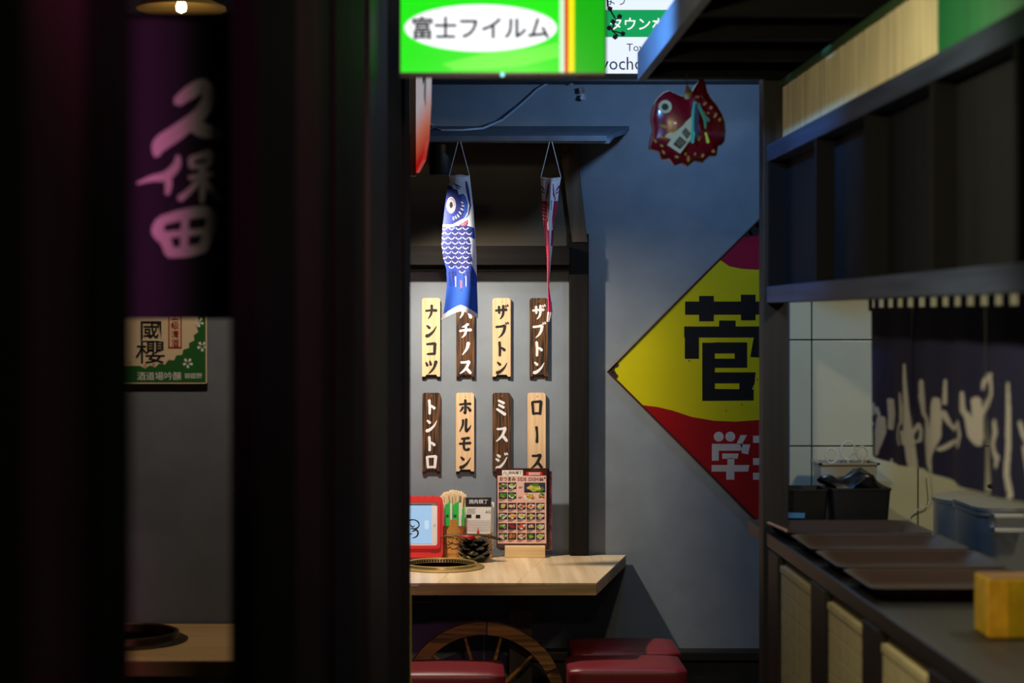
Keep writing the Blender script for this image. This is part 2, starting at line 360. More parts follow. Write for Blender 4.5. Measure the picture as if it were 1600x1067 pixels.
for px, py, word, dark in pl:
    W, H = 28.2*sc_, 127*sc_; x, z = X_(px, YP), Z_(py, YP)
    lab = ('charred dark' if dark else 'pale')+' wooden menu plaque reading '+ROMAJI[word]+' in '+('white' if dark else 'black')+' brush katakana'
    t = thing('menu_plaque', lab, 'sign', (x+W/2, YP, z-H), 'menu plaques on the alcove wall')
    r = .009; h = H*.965
    arc = [(W-r+r*math.cos(a), -r+r*math.sin(a)) for a in np.linspace(0, math.pi/2, 5)]+[(r-r*math.sin(a), -r+r*math.cos(a)) for a in np.linspace(0, math.pi/2, 5)]
    out = arc+[(0, -h), (W*.17, -h), (W*.25, -h+.007), (W*.78, -h+.007), (W*.85, -h), (W, -h)]
    part('board', MB().prism(out, (x, YP-.010, z), XR, ZU, .009), M_char if dark else M_pale, t)
    foot = [(0, -h+.012), (0, -H), (W*.19, -H), (W*.25, -H+.0075), (W*.77, -H+.0075), (W*.83, -H), (W, -H), (W, -h+.012)]
    part('foot', MB().prism(foot, (x, YP-.001, z), XR, ZU, .004), M_ink if not dark else M_char, t, label='dark notched foot')
    part('nail', MB().lathe([(0.0, -.002), (.0016, -.0015), (.002, 0)], (x+W*.52, YP-.0102, z-.0125), 10, 'y'), M_steel, t)
    n = len(word); top, bot = (z-H*.09, z-H*.935); ch = (top-bot)/n
    sz = min(ch*.80, .056)
    sp = (top-bot-sz)/(n-1)
    for i, cc in enumerate(word):
        mb = MB(); ox = x+W/2-CW*.5; oz = top-i*sp-sz
        for k, st in enumerate(K[cc]):
            mb.ribbon([(a*CW, b*sz, c_*.05*1.32) for a, b, c_ in st], (ox, YP-.0108-.00008*k, oz), XR, ZU)
        part('brush_character', mb, M_white if dark else M_ink, t)

# ------------------------------------------------------------------ carp windsocks
M_cloth = vcol_mat('printed cloth', .85)
def interp(y, tab):
    ys = [a for a, b in tab]; return np.interp(y, ys, [b for a, b in tab])
# blue carp: coordinates u (0..341) and v (0..1067) over its own drawing, 4.2625 units to a pixel of 1/454 m
def dr(u, v, Y): return at(680+u/4.2625, 260+v/4.2625, Y)
Yw = 6.545
left = [(62,92),(100,99),(140,82),(260,65),(400,50),(520,42),(620,55),(700,75),(800,78),(900,68),(985,56),(1022,38)]
right = [(62,230),(150,240),(300,255),(450,266),(600,275),(780,278),(900,282),(1022,286)]
hem = lambda u: 965+55*np.clip(np.abs((u-172)/125.), 0, 1)**1.5
nv, nu = 330, 86
tt = np.linspace(0, 1, nv)[:, None]; ss = np.linspace(0, 1, nu)[None, :]
def uv(tt, ss):
    v0 = 62+tt*960; L = interp(v0, left); Rr = interp(v0, right); u = L+(Rr-L)*ss
    v = 62+tt*(hem(u)-62)+3*np.sin(ss*9)*(1-tt)**6; return u, v
u, v = uv(tt, ss)
fold = np.sin(ss*7+tt*3)*.004*(.3+tt)+.010*np.sin(ss*math.pi)
P = np.stack([(680+u/4.2625-CX)*Yw/FPX, Yw-fold, EYE-(260+v/4.2625-CY)*Yw/FPX], -1)
uc, vc = uv((tt[:-1]+tt[1:])/2, (ss[:, :-1]+ss[:, 1:])/2)
col = np.zeros(uc.shape+(3,)); col[:] = (222, 226, 236)
def paint(mask, c): col[mask] = c
NAVY, BLUE, MID, WH = (28, 34, 96), (22, 78, 190), (30, 58, 160), (226, 230, 240)
body = inpoly(uc, vc, [(0,395),(215,395),(262,410),(266,485),(225,470),(240,520),(235,560),(250,640),(235,640),(275,720),(282,790),(300,800),(300,1030),(0,1030)])
paint(body, MID)
paint(vc > 800, BLUE)
paint((vc > 715) & (vc < 800) & body, (24, 66, 176))
for k, (a, b) in enumerate([(95,120),(118,128),(135,118),(190,112),(215,96),(238,82)]):
    paint(onstroke(uc, vc, [(a, 705, 11), (a+4, 790, 3)]), NAVY)
for r_ in range(11):
    y = 402+r_*32
    n0 = max(1, 5-max(0, r_-6))
    for k in range(-1, 6):
        x = 62+k*47+(23 if r_ % 2 else 0)
        if r_ > 6 and not (50+(r_-6)*28 < x < 262-(r_-6)*24): continue
        if x > 246-(18 if 4 < r_ < 8 else 0) or x < 35: continue
        d = np.hypot((uc-x), (vc-y)*1.0)
        paint((d < 21) & (vc < y+14) & (vc > y-16) & body, NAVY)
        paint((d > 16.5) & (d < 20.5) & (vc > y+5), WH)
paint(onstroke(uc, vc, [(135, 735, 6), (137, 800, 4)]), WH); paint(onstroke(uc, vc, [(204, 735, 6), (206, 800, 4)]), WH)
paint(onstroke(uc, vc, [(172, 765, 12), (173, 812, 9)]), (206, 92, 40)); paint(onstroke(uc, vc, [(173, 812, 8), (172, 835, 2)]), NAVY)
head = inpoly(uc, vc, [(60,125),(100,128),(125,150),(148,155),(158,190),(185,182),(205,205),(217,240),(217,300),(195,345),(160,362),(115,388),(30,388),(30,300)])
paint(onstroke(uc, vc, [(40, 392, 22), (115, 394, 22), (165, 368, 20), (205, 340, 18), (222, 300, 14), (226, 240, 10)]), WH)
paint(head, (30, 44, 124))
paint(inpoly(uc, vc, [(168,185),(200,195),(217,240),(217,300),(195,345),(180,350),(195,300),(185,240)]), (38, 84, 186))
for a, b in [((175,238),(182,244)), ((178,262),(189,264)), ((172,282),(184,290)), ((160,304),(170,316)), ((148,322),(156,336)), ((134,332),(140,346)), ((120,338),(122,354))]:
    paint(onstroke(uc, vc, [(a[0], a[1], 6), (b[0], b[1], 8)]), WH)
e = np.hypot((uc-106)/30., (vc-258)/54.)
for lim, c_ in [(1.06, NAVY), (1, WH), (.86, NAVY), (.78, (200, 170, 180)), (.62, (120, 30, 60)), (.55, WH), (.42, (16, 16, 26))]: paint(e < lim, c_)
paint(onstroke(uc, vc, [(120, 115, 5), (145, 128, 12), (172, 140, 4)]), NAVY); paint(onstroke(uc, vc, [(128, 132, 4), (150, 146, 9), (166, 152, 3)]), NAVY)
paint(onstroke(uc, vc, [(205, 98, 12), (214, 150, 20), (226, 220, 18), (234, 260, 12), (222, 320, 9), (205, 345, 5)]), (36, 46, 130))
paint(onstroke(uc, vc, [(208, 110, 5), (216, 160, 9)]), (110, 50, 90))
fan = (np.hypot(uc-215, vc-345) < 60) & inpoly(uc, vc, [(150,395),(185,355),(215,338),(218,372),(200,398)])
fm_ = vc > 372-.55*(uc-187); paint((np.hypot(uc-187, vc-372) < 33) & fm_, (40, 40, 110)); paint((np.hypot(uc-186, vc-370) < 28) & (vc > 376-.55*(uc-187)), (196, 44, 76))
for a in np.linspace(.3, 2.6, 7): paint(onstroke(uc, vc, [(200-22*math.cos(a-.6), 352+26*math.sin(a), 3), (200-34*math.cos(a-.6), 356+36*math.sin(a), 5)]) & (np.hypot(uc-186, vc-370) < 28) & (vc > 376-.55*(uc-187)), (236, 150, 160))
paint(vc < 100, (224, 228, 238))
hemc = 922+62*np.clip(np.abs((uc-170)/115.), 0, 1)**1.3
paint(vc > hemc, (214, 216, 222))
def sock(label, tip, us, vs, P, col):
    a = at(*tip, 6.542); t = thing('carp_windsock', label, 'windsock', Vector((a.x, Yw, P[-1, :, 2].min())), 'carp windsocks under the eave')
    c = cloth('printed_cloth', P, col, t, M_cloth)
    Q = P[::6, ::5].copy(); Q[:, :, 1] = 2*Yw+.004-Q[:, :, 1]+.012*np.sin(np.linspace(0, math.pi, Q.shape[1]))[None, :]
    Q[:, 0] = P[::6, 0]; Q[:, -1] = P[::6, ::5][:, -1]
    cloth('back_cloth', Q[:, ::-1], np.full((Q.shape[0]-1, Q.shape[1]-1, 3), (40, 70, 170) if 'blue' in label else (150, 40, 90)), t, M_cloth)
    for k in (0, -1):
        part('hanging_cord', MB().tube([a, Vector(P[0, k])+Vector((0, -.001, -.002))], .0013, 6), M_string, t)
    part('mouth_ring', MB().tube([Vector(P[0, k])+Vector((0, -.001, .0)) for k in range(0, P.shape[1], 5)], .0018, 6), M_string, t)
    return t
sock('blue printed carp windsock with white tail hem hanging from the eave', (717.5, 214), None, None, P, col)
# pink carp, turned almost edge-on
left = [(305,705),(400,710),(500,715),(560,722),(700,734),(850,738),(950,741),(1012,735)]
right = [(305,805),(350,796),(450,786),(520,773),(600,768),(700,757),(800,749),(845,747),(900,755),(965,763),(1012,750)]
nv, nu = 300, 44
tt = np.linspace(0, 1, nv)[:, None]; ss = np.linspace(0, 1, nu)[None, :]
def uv2(tt, ss):
    v0 = 305+tt*707; L = interp(v0, left); Rr = interp(v0, right); return L+(Rr-L)*ss, v0+8*np.sin(ss*3.1)*(tt < .02)+0*ss
u, v = uv2(tt, ss)
fold = .022*np.sin(ss*math.pi)*(1-.5*tt)+.004*np.sin(ss*14+tt*5)
P = np.stack([(620+u/3.1375-CX)*Yw/FPX, Yw-fold, EYE-(180+v/3.1375-CY)*Yw/FPX], -1)
uc, vc = uv2((tt[:-1]+tt[1:])/2, (ss[:, :-1]+ss[:, 1:])/2); sc2 = ((ss[:, :-1]+ss[:, 1:])/2)+0*vc
col = np.zeros(uc.shape+(3,)); col[:] = (214, 206, 216)
CR, DK = (172, 24, 66), (120, 18, 62)
paint((vc > 420) & (vc < 560) & ((sc2 < .32) | (sc2 > .74)), CR)
paint((vc > 545) & (vc < 640) & ((sc2 < .5) | (sc2 > .72)), DK)
paint((vc > 640) & (vc < 800) & (sc2 < .52), CR)
paint((vc > 800) & (vc < 850) & (sc2 < .75), CR)
paint((vc > 850) & (vc < 965), (150, 18, 84))
for s_ in [[(710,352,9),(722,370,5)], [(708,374,7),(724,384,4)], [(795,350,9),(780,372,4)], [(798,372,6),(778,386,4)], [(742,336,5),(738,380,9),(730,415,4)], [(765,340,5),(768,390,9),(776,415,4)], [(756,420,3),(757,520,4)], [(742,430,4),(744,480,4),(736,520,4),(722,545,9)], [(770,430,4),(768,480,5),(774,520,5)]]:
    paint(onstroke(uc, vc, s_), DK)
for k in range(5): paint(onstroke(uc, vc, [(717, 440+k*17, 4), (727, 446+k*17, 3)]), (226, 200, 214))
paint(inpoly(uc, vc, [(744,545),(762,545),(764,562),(752,566),(744,560)]), (222, 214, 224))
paint(onstroke(uc, vc, [(750, 470, 16), (750, 555, 26)]), (214, 206, 216))
for k in range(11): paint(onstroke(uc, vc, [(734, 650+k*16, 3), (741, 658+k*16, 2)]), (120, 14, 48))
paint(vc > 975-8*sc2, (214, 196, 190))
sock('narrow crimson and white carp windsock hanging edge-on from the eave', (860.5, 214), None, None, P, col)

# ------------------------------------------------------------------ enamel sign
YS = 6.972; k = 1/2.052
def sp_(u, v): return (X_(930+u*k, YS), Z_(320+v*k, YS))
cx, cz = X_(1240, YS), Z_(580, YS); hd = X_(1240, YS)-X_(949, YS)
sg = thing('enamel_sign', 'large yellow and red diamond enamel sign with black lettering', 'sign', (cx, YS, cz-hd), None)
M_yel = mat('yellow enamel', (206, 196, 20), .22, noise=.06, nscale=5, coat=.4)
M_sred = mat('dark red enamel', (158, 20, 26), .22, noise=.10, nscale=7, coat=.4)
M_mag = mat('crimson enamel', (150, 20, 56), .22, noise=.10, nscale=7, coat=.4)
M_sblk = mat('black enamel', (20, 22, 28), .25, coat=.4)
M_swht = mat('white enamel', (196, 190, 186), .35, noise=.12, nscale=20)
M_rust = mat('rusted chip', (38, 24, 20), .9, noise=.4, nscale=60)
dia = [(cx-hd, cz), (cx, cz-hd), (cx+hd, cz), (cx, cz+hd)]
part('plate', MB().prism(dia, (0, YS, 0), XR, ZU, .018), M_yel, sg)
edge = mat('dark enamel rim', (70, 30, 28), .5, noise=.3, nscale=60)
for i in range(4):
    a, b = Vector((dia[i][0], YS-.001, dia[i][1])), Vector((dia[(i+1) % 4][0], YS-.001, dia[(i+1) % 4][1]))
    part('rim', MB().tube([a, b], .0042, 6), edge, sg)
def sgp(name, pts, lay, m): return part(name, MB().prism(pts, (0, YS-.0006*lay, 0), XR, ZU, 0), m, sg)
def onedge(px): # point on lower-left / upper-left edge of the diamond for a pixel column
    x = X_(px, YS); return x
lowb = [sp_(a, b) for a, b in [(147, 653), (200, 648), (250, 660), (310, 680), (380, 692), (450, 695), (520, 690), (580, 682), (640, 684)]]
xm = 2*cx
lowb[0] = (lowb[0][0], cz-(lowb[0][0]-(cx-hd)))
rr = [(xm-a, b) for a, b in lowb[::-1][1:]]; rr[-1] = (xm-lowb[0][0], lowb[0][1])
sgp('red_field', lowb+rr+[(cx, cz-hd)], 1, M_sred)
topb = [sp_(a, b) for a, b in [(398, 182), (430, 197), (470, 205), (520, 208), (580, 206), (636, 204)]]
topb[0] = (topb[0][0], cz+(topb[0][0]-(cx-hd)))
rr = [(xm-a, b) for a, b in topb[::-1][1:]]; rr[-1] = (xm-topb[0][0], topb[0][1])
sgp('crimson_field', topb+rr+[(cx, cz+hd)], 1, M_mag)
def rects(name, L, lay, m):
    mb = MB()
    for q in L:
        pts = [(q[0], q[1]), (q[2], q[1]), (q[2], q[3]), (q[0], q[3])] if len(q) == 4 else [(q[i], q[i+1]) for i in range(0, len(q), 2)]
        mb.prism([sp_(*a) for a in pts], (0, YS-.0006*lay, 0), XR, ZU, 0)
    return part(name, mb, m, sg)
rects('black_character', [(288,310,560,352), (333,292,380,310), (333,352,380,373), (467,288,514,310), (467,352,514,370), (285,390,560,425), (397,371,450,390), (287,425,332,493), (508,425,555,425,555,490,497,488),
      (343,442,383,628), (383,441,487,441,487,476,383,476), (447,476,487,522), (383,493,447,522), (383,537,514,537,511,572,383,572), (462,572,511,572,502,592,462,592), (383,590,508,592,508,627,383,628)], 2, M_sblk)
# weathered white lettering
part('white_character', MB(), M_swht, sg) if 0 else None
mb = MB()
for a in (396, 433):
    o_ = sp_(a, 743); mb.prism([(o_[0]+.0182*math.cos(t), o_[1]+.0182*math.sin(t)) for t in np.linspace(0, 6.283, 24)[:-1]], (0, YS-.0012, 0), XR, ZU, 0)
for q in [[(466,738),(487,738),(470,768),(452,768)], [(374,766),(474,766),(466,788),(396,788),(396,820),(374,820)], [(466,768),(497,768),(490,800),(470,796)], [(407,797),(460,797),(456,814),(407,814)], [(424,812),(446,812),(446,834),(424,834)], [(373,834),(494,834),(490,855),(373,855)], [(420,855),(446,855),(446,881),(420,881)]]:
    mb.prism([sp_(*a) for a in q], (0, YS-.0012, 0), XR, ZU, 0)
part('white_character', mb, M_swht, sg)
rects('white_character', [(506,740,640,763), (506,812,640,834), (506,859,660,881), (560,720,582,881)], 2, M_swht)
part('black_character', text_mb('公', .42, (*[X_(1345, YS)], YS-.0012, Z_(540, YS)), XR, ZU, .03), M_sblk, sg)
part('white_character', text_mb('服', .15, (X_(1310, YS), YS-.0012, Z_(713, YS)), XR, ZU, .03), M_swht, sg)
rng = random.Random(3)
for (u_, v_, r_) in [(46, 528, 22), (62, 512, 12), (60, 545, 13), (374, 884, 12), (388, 896, 10), (510, 78, 22), (492, 92, 13), (528, 62, 20), (150, 655, 5)]:
    o_ = sp_(u_, v_); pts = []
    for t in np.linspace(0, 6.283, 11)[:-1]:
        rr_ = r_*k*YS/FPX*rng.uniform(.55, 1.1); a, b = o_[0]+rr_*math.cos(t), o_[1]+rr_*math.sin(t)
        d = abs(a-cx)+abs(b-cz)
        if d > hd: a, b = cx+(a-cx)*hd/d, cz+(b-cz)*hd/d
        pts.append((a, b))
    part('rust_chip', MB().prism(pts, (0, YS-.0019, 0), XR, ZU, 0), M_rust, sg)
sgd = MB()
for (u_, v_) in [(455, 400), (178, 395), (520, 560), (300, 500), (420, 660), (330, 820), (470, 640)]:
    o_ = sp_(u_, v_); sgd.prism([(o_[0]+.0022*math.cos(t), o_[1]+.003*math.sin(t)) for t in np.linspace(0, 6.283, 9)[:-1]], (0, YS-.0019, 0), XR, ZU, 0)
part('enamel_speck', sgd, M_rust, sg)['kind'] = 'stuff'

# ------------------------------------------------------------------ main table
TZ = .752
tb = thing('dining_table', 'pale oak table with a slanted end against the alcove wall', 'table', (0, 6.65, 0))
xf, xb, yf, yb = X_(932, 6.25), X_(978, 6.995), 6.25, 6.985
N = 8; xs = np.linspace(-1.1, xf, N)
bounds = [(-1.1, -1.1)]+[(-1.1+(xf+1.1)*i/6, -1.1+(xb+1.1)*i/6) for i in range(1, 7)]
core = MB().prism([(-1.1, yf+.001), (xf-.001, yf+.001), (xb-.001, yb), (-1.1, yb)], (0, 0, TZ-.004), XR, Vector((0, 1, 0)), .036)
part('slab', core, M_tedge, tb)
for i in range(6):
    a0, a1 = bounds[i], bounds[i+1]; g = .0004
    part('plank', MB().prism([(a0[0]+g, yf), (a1[0]-g, yf), (a1[1]-g, yb), (a0[1]+g, yb)], (0, 0, TZ), XR, Vector((0, 1, 0)), .006), M_table, tb)
part('edge_sticker', MB().box(X_(641, 6.249), X_(654, 6.249), 6.248, 6.2505, Z_(916, 6.249), Z_(911, 6.249)), M_paper, tb)
part('pedestal', MB().box(X_(796, 6.66), X_(831, 6.66), 6.66, 6.74, 0, TZ-.04), wood('brown pedestal wood', (54, 44, 34), (70, 58, 44), 'z', 40), tb)
part('control_box', MB().box(-.5, X_(680, 6.4), 6.4, 6.6, Z_(942, 6.4), TZ-.04, .004), M_black, tb)
part('bolt', MB().lathe([(.0015, -.02), (.0015, 0)], (X_(829, 6.45), 6.45, TZ-.04), 8), M_steel, tb)

# grill ring
gx, gy = -.047, 6.645
gr = thing('grill_ring', 'round brass grill rim set in the pale oak alcove table', 'grill', (gx, gy, TZ))
part('flange', MB().lathe([(.105, .0), (.15, .0), (.152, .003), (.146, .006), (.13, .007), (.128, .015), (.123, .017), (.119, .015), (.117, -.0), (.105, -.0)], (gx, gy, TZ+.0005), 64), M_brass, gr, 35)
slots = MB()
for k in range(72):
    t = k*2*math.pi/72; c, s = math.cos(t), math.sin(t); ax, ay = .1172*c, .1172*s
    tx, ty = -s*.0026, c*.0026
    slots.add([(gx+ax+tx, gy+ay+ty, TZ+.003), (gx+ax-tx, gy+ay-ty, TZ+.003), (gx+ax-tx, gy+ay-ty, TZ+.012), (gx+ax+tx, gy+ay+ty, TZ+.012)], [(0, 1, 2, 3)])
part('vent_slots', slots, M_ink, gr)['kind'] = 'stuff'
part('grill_pan', MB().lathe([(0, 0.001), (.117, .001)], (gx, gy, TZ+.0005), 48), M_ink, gr)

# tablet in red case, leaning back
tl = thing('tablet', 'tablet with pale blue screen in a chunky red rubber case', 'tablet', (-.18, 6.86, TZ))
lean = .14; Ut = Vector((0, math.sin(lean), math.cos(lean))); Nt = XR.cross(Ut)
x1 = X_(692, 6.86); x0 = x1-.275; Ht = .222; O = Vector((x0, 6.83, TZ+.007)); Wt = x1-x0
def rr2(a0, a1, b0, b1, r, n=5):
    o = []
    for (cx_, cy_, s_) in [(a1-r, b1-r, 0), (a0+r, b1-r, 1), (a0+r, b0+r, 2), (a1-r, b0+r, 3)]:
        for t in np.linspace(0, math.pi/2, n): o.append((cx_+r*math.cos(t+s_*math.pi/2), cy_+r*math.sin(t+s_*math.pi/2)))
    return o
case = rr2(0, Wt, 0, Ht, .018)
mb = MB().prism(case, O, XR, Ut, .030); part('case', mb, M_red, tl)
for s_ in range(9): # ribbed grip along the top and the sides
    part('case_rib', MB().tube([O+XR*(.03+s_*.026)+Ut*(Ht-.002)+Nt*.001, O+XR*(.03+s_*.026)+Ut*(Ht-.002)-Nt*.028], .0055, 8), M_red, tl)
mb = MB()
fr_o = rr2(.008, Wt-.008, .034, Ht-.008, .014); fr_i = rr2(.026, Wt-.020, .046, Ht-.022, .008)
n = len(fr_o); Of = O+Nt*.003
mb.add([O+XR*a+Ut*b+Nt*.007 for a, b in fr_o]+[O+XR*a+Ut*b+Nt*.007 for a, b in fr_i], [(i, (i+1) % n, n+(i+1) % n, n+i) for i in range(n)])
mb.add([O+XR*a+Ut*b+Nt*.007 for a, b in fr_o]+[O+XR*a+Ut*b for a, b in fr_o], [(i, n+i, n+(i+1) % n, (i+1) % n) for i in range(n)])
mb.add([O+XR*a+Ut*b+Nt*.007 for a, b in fr_i]+[O+XR*a+Ut*b+Nt*.001 for a, b in fr_i], [(i, (i+1) % n, n+(i+1) % n, n+i) for i in range(n)])
part('case_rim', mb, M_red, tl)
part('bezel', MB().prism(fr_i, O+Nt*.0012, XR, Ut, 0), M_white, tl)
M_scr = mat('lit tablet screen', (40, 60, 80), .25, emit=(168, 205, 238), est=.85)
SX1 = Wt-.040
part('screen', MB().box(0, 0, 0, 0, 0, 0) if 0 else MB().prism([(.040, .052), (SX1, .052), (SX1, Ht-.030), (.040, Ht-.030)], O+Nt*.0018, XR, Ut, 0), M_scr, tl)
part('status_bar', MB().prism([(.040, Ht-.0325), (SX1, Ht-.0325), (SX1, Ht-.0295), (.040, Ht-.0295)], O+Nt*.0021, XR, Ut, 0), M_ink, tl)
part('screen_glow', MB().prism(rr2(SX1-.026, SX1-.010, .104, .136, .006), O+Nt*.0022, XR, Ut, 0), mat('pale screen patch', (40, 60, 80), .25, emit=(205, 228, 246), est=.85), tl, label='pale patch in the screen picture')
mb = MB()
for st in [[(.142,.122,.004),(.150,.134,.006),(.170,.138,.004),(.186,.130,.005),(.189,.116,.004),(.178,.106,.006),(.160,.106,.004)], [(.158,.120,.003),(.165,.112,.005),(.173,.116,.003)], [(.165,.096,.004),(.180,.101,.006),(.186,.090,.006),(.180,.078,.005),(.166,.072,.003)], [(.120,.09,.006),(.15,.086,.005),(.165,.088,.003)]]:
    mb.ribbon(st, O+Nt*.0024, XR, Ut)
part('screen_lettering', mb, M_ink, tl)
bc = O+XR*(Wt-.030)+Ut*.118+Nt*.002
part('home_button', MB().prism([(.0045*math.cos(t), .0045*math.sin(t)) for t in np.linspace(0, 6.283, 17)[:-1]], bc, XR, Ut, 0), mat('grey ring', (190, 190, 192), .4), tl)
part('kick_stand', MB().prism(rr2(.02, Wt-.038, .003, .021, .005), O+Nt*.010, XR, Ut, .012), M_red, tl)

# bamboo cup with chopsticks
def cup(px, Y, r, h, lab, lines=False):
    c = Vector((X_(px, Y), Y, TZ)); t = thing('bamboo_cup', lab, 'cup', c)
    part('cup_body', MB().lathe([(r, 0), (r, h*.12), (r*1.03, h*.14), (r, h*.17), (r*.985, h*.6), (r, h), (r*.9, h), (r*.88, .01), (0, .01)], c, 40), M_bamboo, t, 50)
    return t, c
t, c1 = cup(709, 6.915, .043, .142, 'tall bamboo cup full of chopsticks with a leaf drawing')
mb = MB()
def oncyl(a, b, R=.0436): return Vector((c1.x+a, c1.y-math.sqrt(max(0, R*R-a*a)), c1.z+b))
for st in [[(-.036,.055),(-.034,.072),(-.018,.083),(.002,.086),(.022,.078),(.030,.066),(.022,.056),(.006,.054),(-.006,.058),(-.02,.05),(-.034,.052)], [(-.02,.076),(-.008,.080),(.002,.076)], [(.006,.076),(.016,.072)], [(-.034,.046),(-.022,.038),(-.014,.044),(-.006,.036),(.008,.038),(.020,.046)], [(-.02,.064),(-.012,.056),(-.004,.062)]]:
    mb.tube([oncyl(*q) for q in st], .0009, 5)
part('leaf_drawing', mb, mat('burnt line', (60, 34, 16), .7), t)
M_stick = wood('pale chopstick wood', (222, 196, 152), (240, 220, 184), 'z', 150, .6)
rng = random.Random(5); 
for k in range(52):
    a = k*2.39996; q = math.sqrt((k+.5)/52); fx, fy = q*math.cos(a), q*math.sin(a)
    b0 = c1+Vector((fx*.030, fy*.026, .016)); b1 = c1+Vector((fx*.047, fy*.030, .226+.014*(1-fx*fx)+rng.uniform(-.006, .004)))
    d = (b1-b0); mb = MB(); A = XR*.0034; B = Vector((0, .0028, 0))
    mb.add([b0-A*.7-B*.7, b0+A*.7-B*.7, b0+A*.7+B*.7, b0-A*.7+B*.7, b1-A-B, b1+A-B, b1+A+B, b1-A+B], [(3,2,1,0), (4,5,6,7), (0,1,5,4), (1,2,6,5), (2,3,7,6), (3,0,4,7)])
    solo('chopstick', mb, M_stick, 'pale wooden chopstick standing in the tall bamboo cup', 'chopstick', 'chopsticks in the tall bamboo cup', loc=tuple(b0))
M_green = mat('green paper', (40, 190, 70), .6)
sl = [(692, .012, -.030, 0, 'white'), (700, .022, -.036, 1, 'first green'), (712, .022, -.0385, 1, 'second green'), (705, .008, -.038, 0, 'white'), (719, .011, -.036, 0, 'white'), (724, .009, -.031, 2, 'third green')]
for i, (px, wd, dy, g, nm) in enumerate(sl):
    x = X_(px, 6.88); y = c1.y+dy*.4-.0255; top = .208+(.004 if g else -.003)-(.016 if g == 2 else 0); lowr = .118
    lab = {0: 'white paper chopstick sleeve in the tall cup, '+{692: 'nearest the tablet', 705: 'between the two wide green sleeves', 719: 'beside the narrow green sleeve'}.get(px, ''), 1: 'wide bright green chopstick sleeve with black letters, '+('nearest the tablet' if px == 700 else 'in the middle of the cup'), 2: 'narrow green chopstick sleeve at the card side of the tall cup'}[g]
    t = thing('chopstick_sleeve', lab, 'sleeve', (x, y, c1.z+lowr), 'paper sleeves in the tall bamboo cup')
    pts = [(-wd/2*.9, lowr), (wd/2*.9, lowr), (wd/2, top-.004), (-wd/2, top-(.018 if g else .004))]
    part('sleeve', MB().prism(pts, (x, y, c1.z), XR, ZU, .003), M_green if g else M_paper, t)
    if g == 1: part('sleeve_lettering', text_mb('お', .012, (x-.002, y-.0006, c1.z+.155), XR, ZU, .03), M_ink, t)

# second bamboo cup with cards
t, c2 = cup(748, 6.915, .0505, .090, 'short wide bamboo cup holding printed cards')
cards = [(768, 6.905, .02, .204, M_paper), (764, 6.900, .02, .208, M_paper)]
for i, (px, y, wd, top, m) in enumerate(cards):
    x = X_(px, y); solo('paper_card', MB().prism([(-wd/2, .03), (wd/2*.6, .03), (wd/2, top-.004), (-wd/2, top)], (x, y+.004, TZ), XR, ZU, .002), m, ('outermost' if i == 0 else 'inner')+' white card tucked behind the black-headed card', 'card', loc=(x, y, TZ+.03))
y = 6.893; xl, xr = X_(727, y), X_(768, y); zt, zb = Z_(777, y), TZ+.03
cd = thing('printed_card', 'white order card with a black heading in the short bamboo cup', 'card', ((xl+xr)/2, y, zb))
part('card_sheet', MB().prism([(xl+.006, zb), (xr-.006, zb), (xr, zt), (xl, zt)], (0, y, 0), XR, ZU, .002), M_paper, cd)
part('card_heading', MB().prism([(xl+.001, zt-.034), (xr-.001, zt-.034), (xr, zt), (xl, zt)], (0, y-.0004, 0), XR, ZU, 0), M_ink, cd)
part('heading_lettering', text_mb('焼肉横丁', .0175, ((xl+xr)/2, y-.0008, zt-.015), XR, ZU, .008), M_white, cd)
part('card_lettering', text_mb('AG', .014, (xr-.013, y-.0008, zt-.052), XR, ZU, 0), M_ink, cd)
mb = MB()
for a, b, wd in [(.004, .062, .018), (.034+.004, .062+.001, .016)]: mb.box(xl+a, xl+a+wd, y-.0009, y-.0005, zt-b-.012, zt-b)
part('card_tab', mb, M_ink, cd)
M_grey = mat('grey print', (150, 150, 150), .7); mb = MB()
for k in range(4): mb.box(xl+.006, xl+.038-.004*(k % 2), y-.0009, y-.0005, zt-.042-k*.005, zt-.041-k*.005)
for k in range(7): mb.box(xl+.005, xr-.005, y-.0009, y-.0005, zt-.084-k*.006, zt-.0835-k*.006)
part('card_rules', mb, M_grey, cd)['kind'] = 'stuff'
part('bottle_print', MB().prism([(-.004, 0), (.004, 0), (.004, .009), (.0012, .014), (.0012, .022), (-.0012, .022), (-.0012, .014), (-.004, .009)], ((xl+xr)/2-.001, y-.001, TZ+.088), XR, ZU, 0), M_red, cd)

# sauce jar with red lid
c = Vector((X_(731, 6.87), 6.855, TZ))
t = thing('sauce_jar', 'small jar with a flat red lid behind the black dishes', 'jar', c)
part('jar_body', MB().lathe([(.024, 0), (.025, .004), (.025, .072), (.023, .076)], c, 24), mat('dark sauce glass', (30, 18, 12), .15), t, 40)
part('jar_lid', MB().lathe([(.0262, .074), (.0262, .086), (.024, .0885)], c, 28), M_red, t, 40)

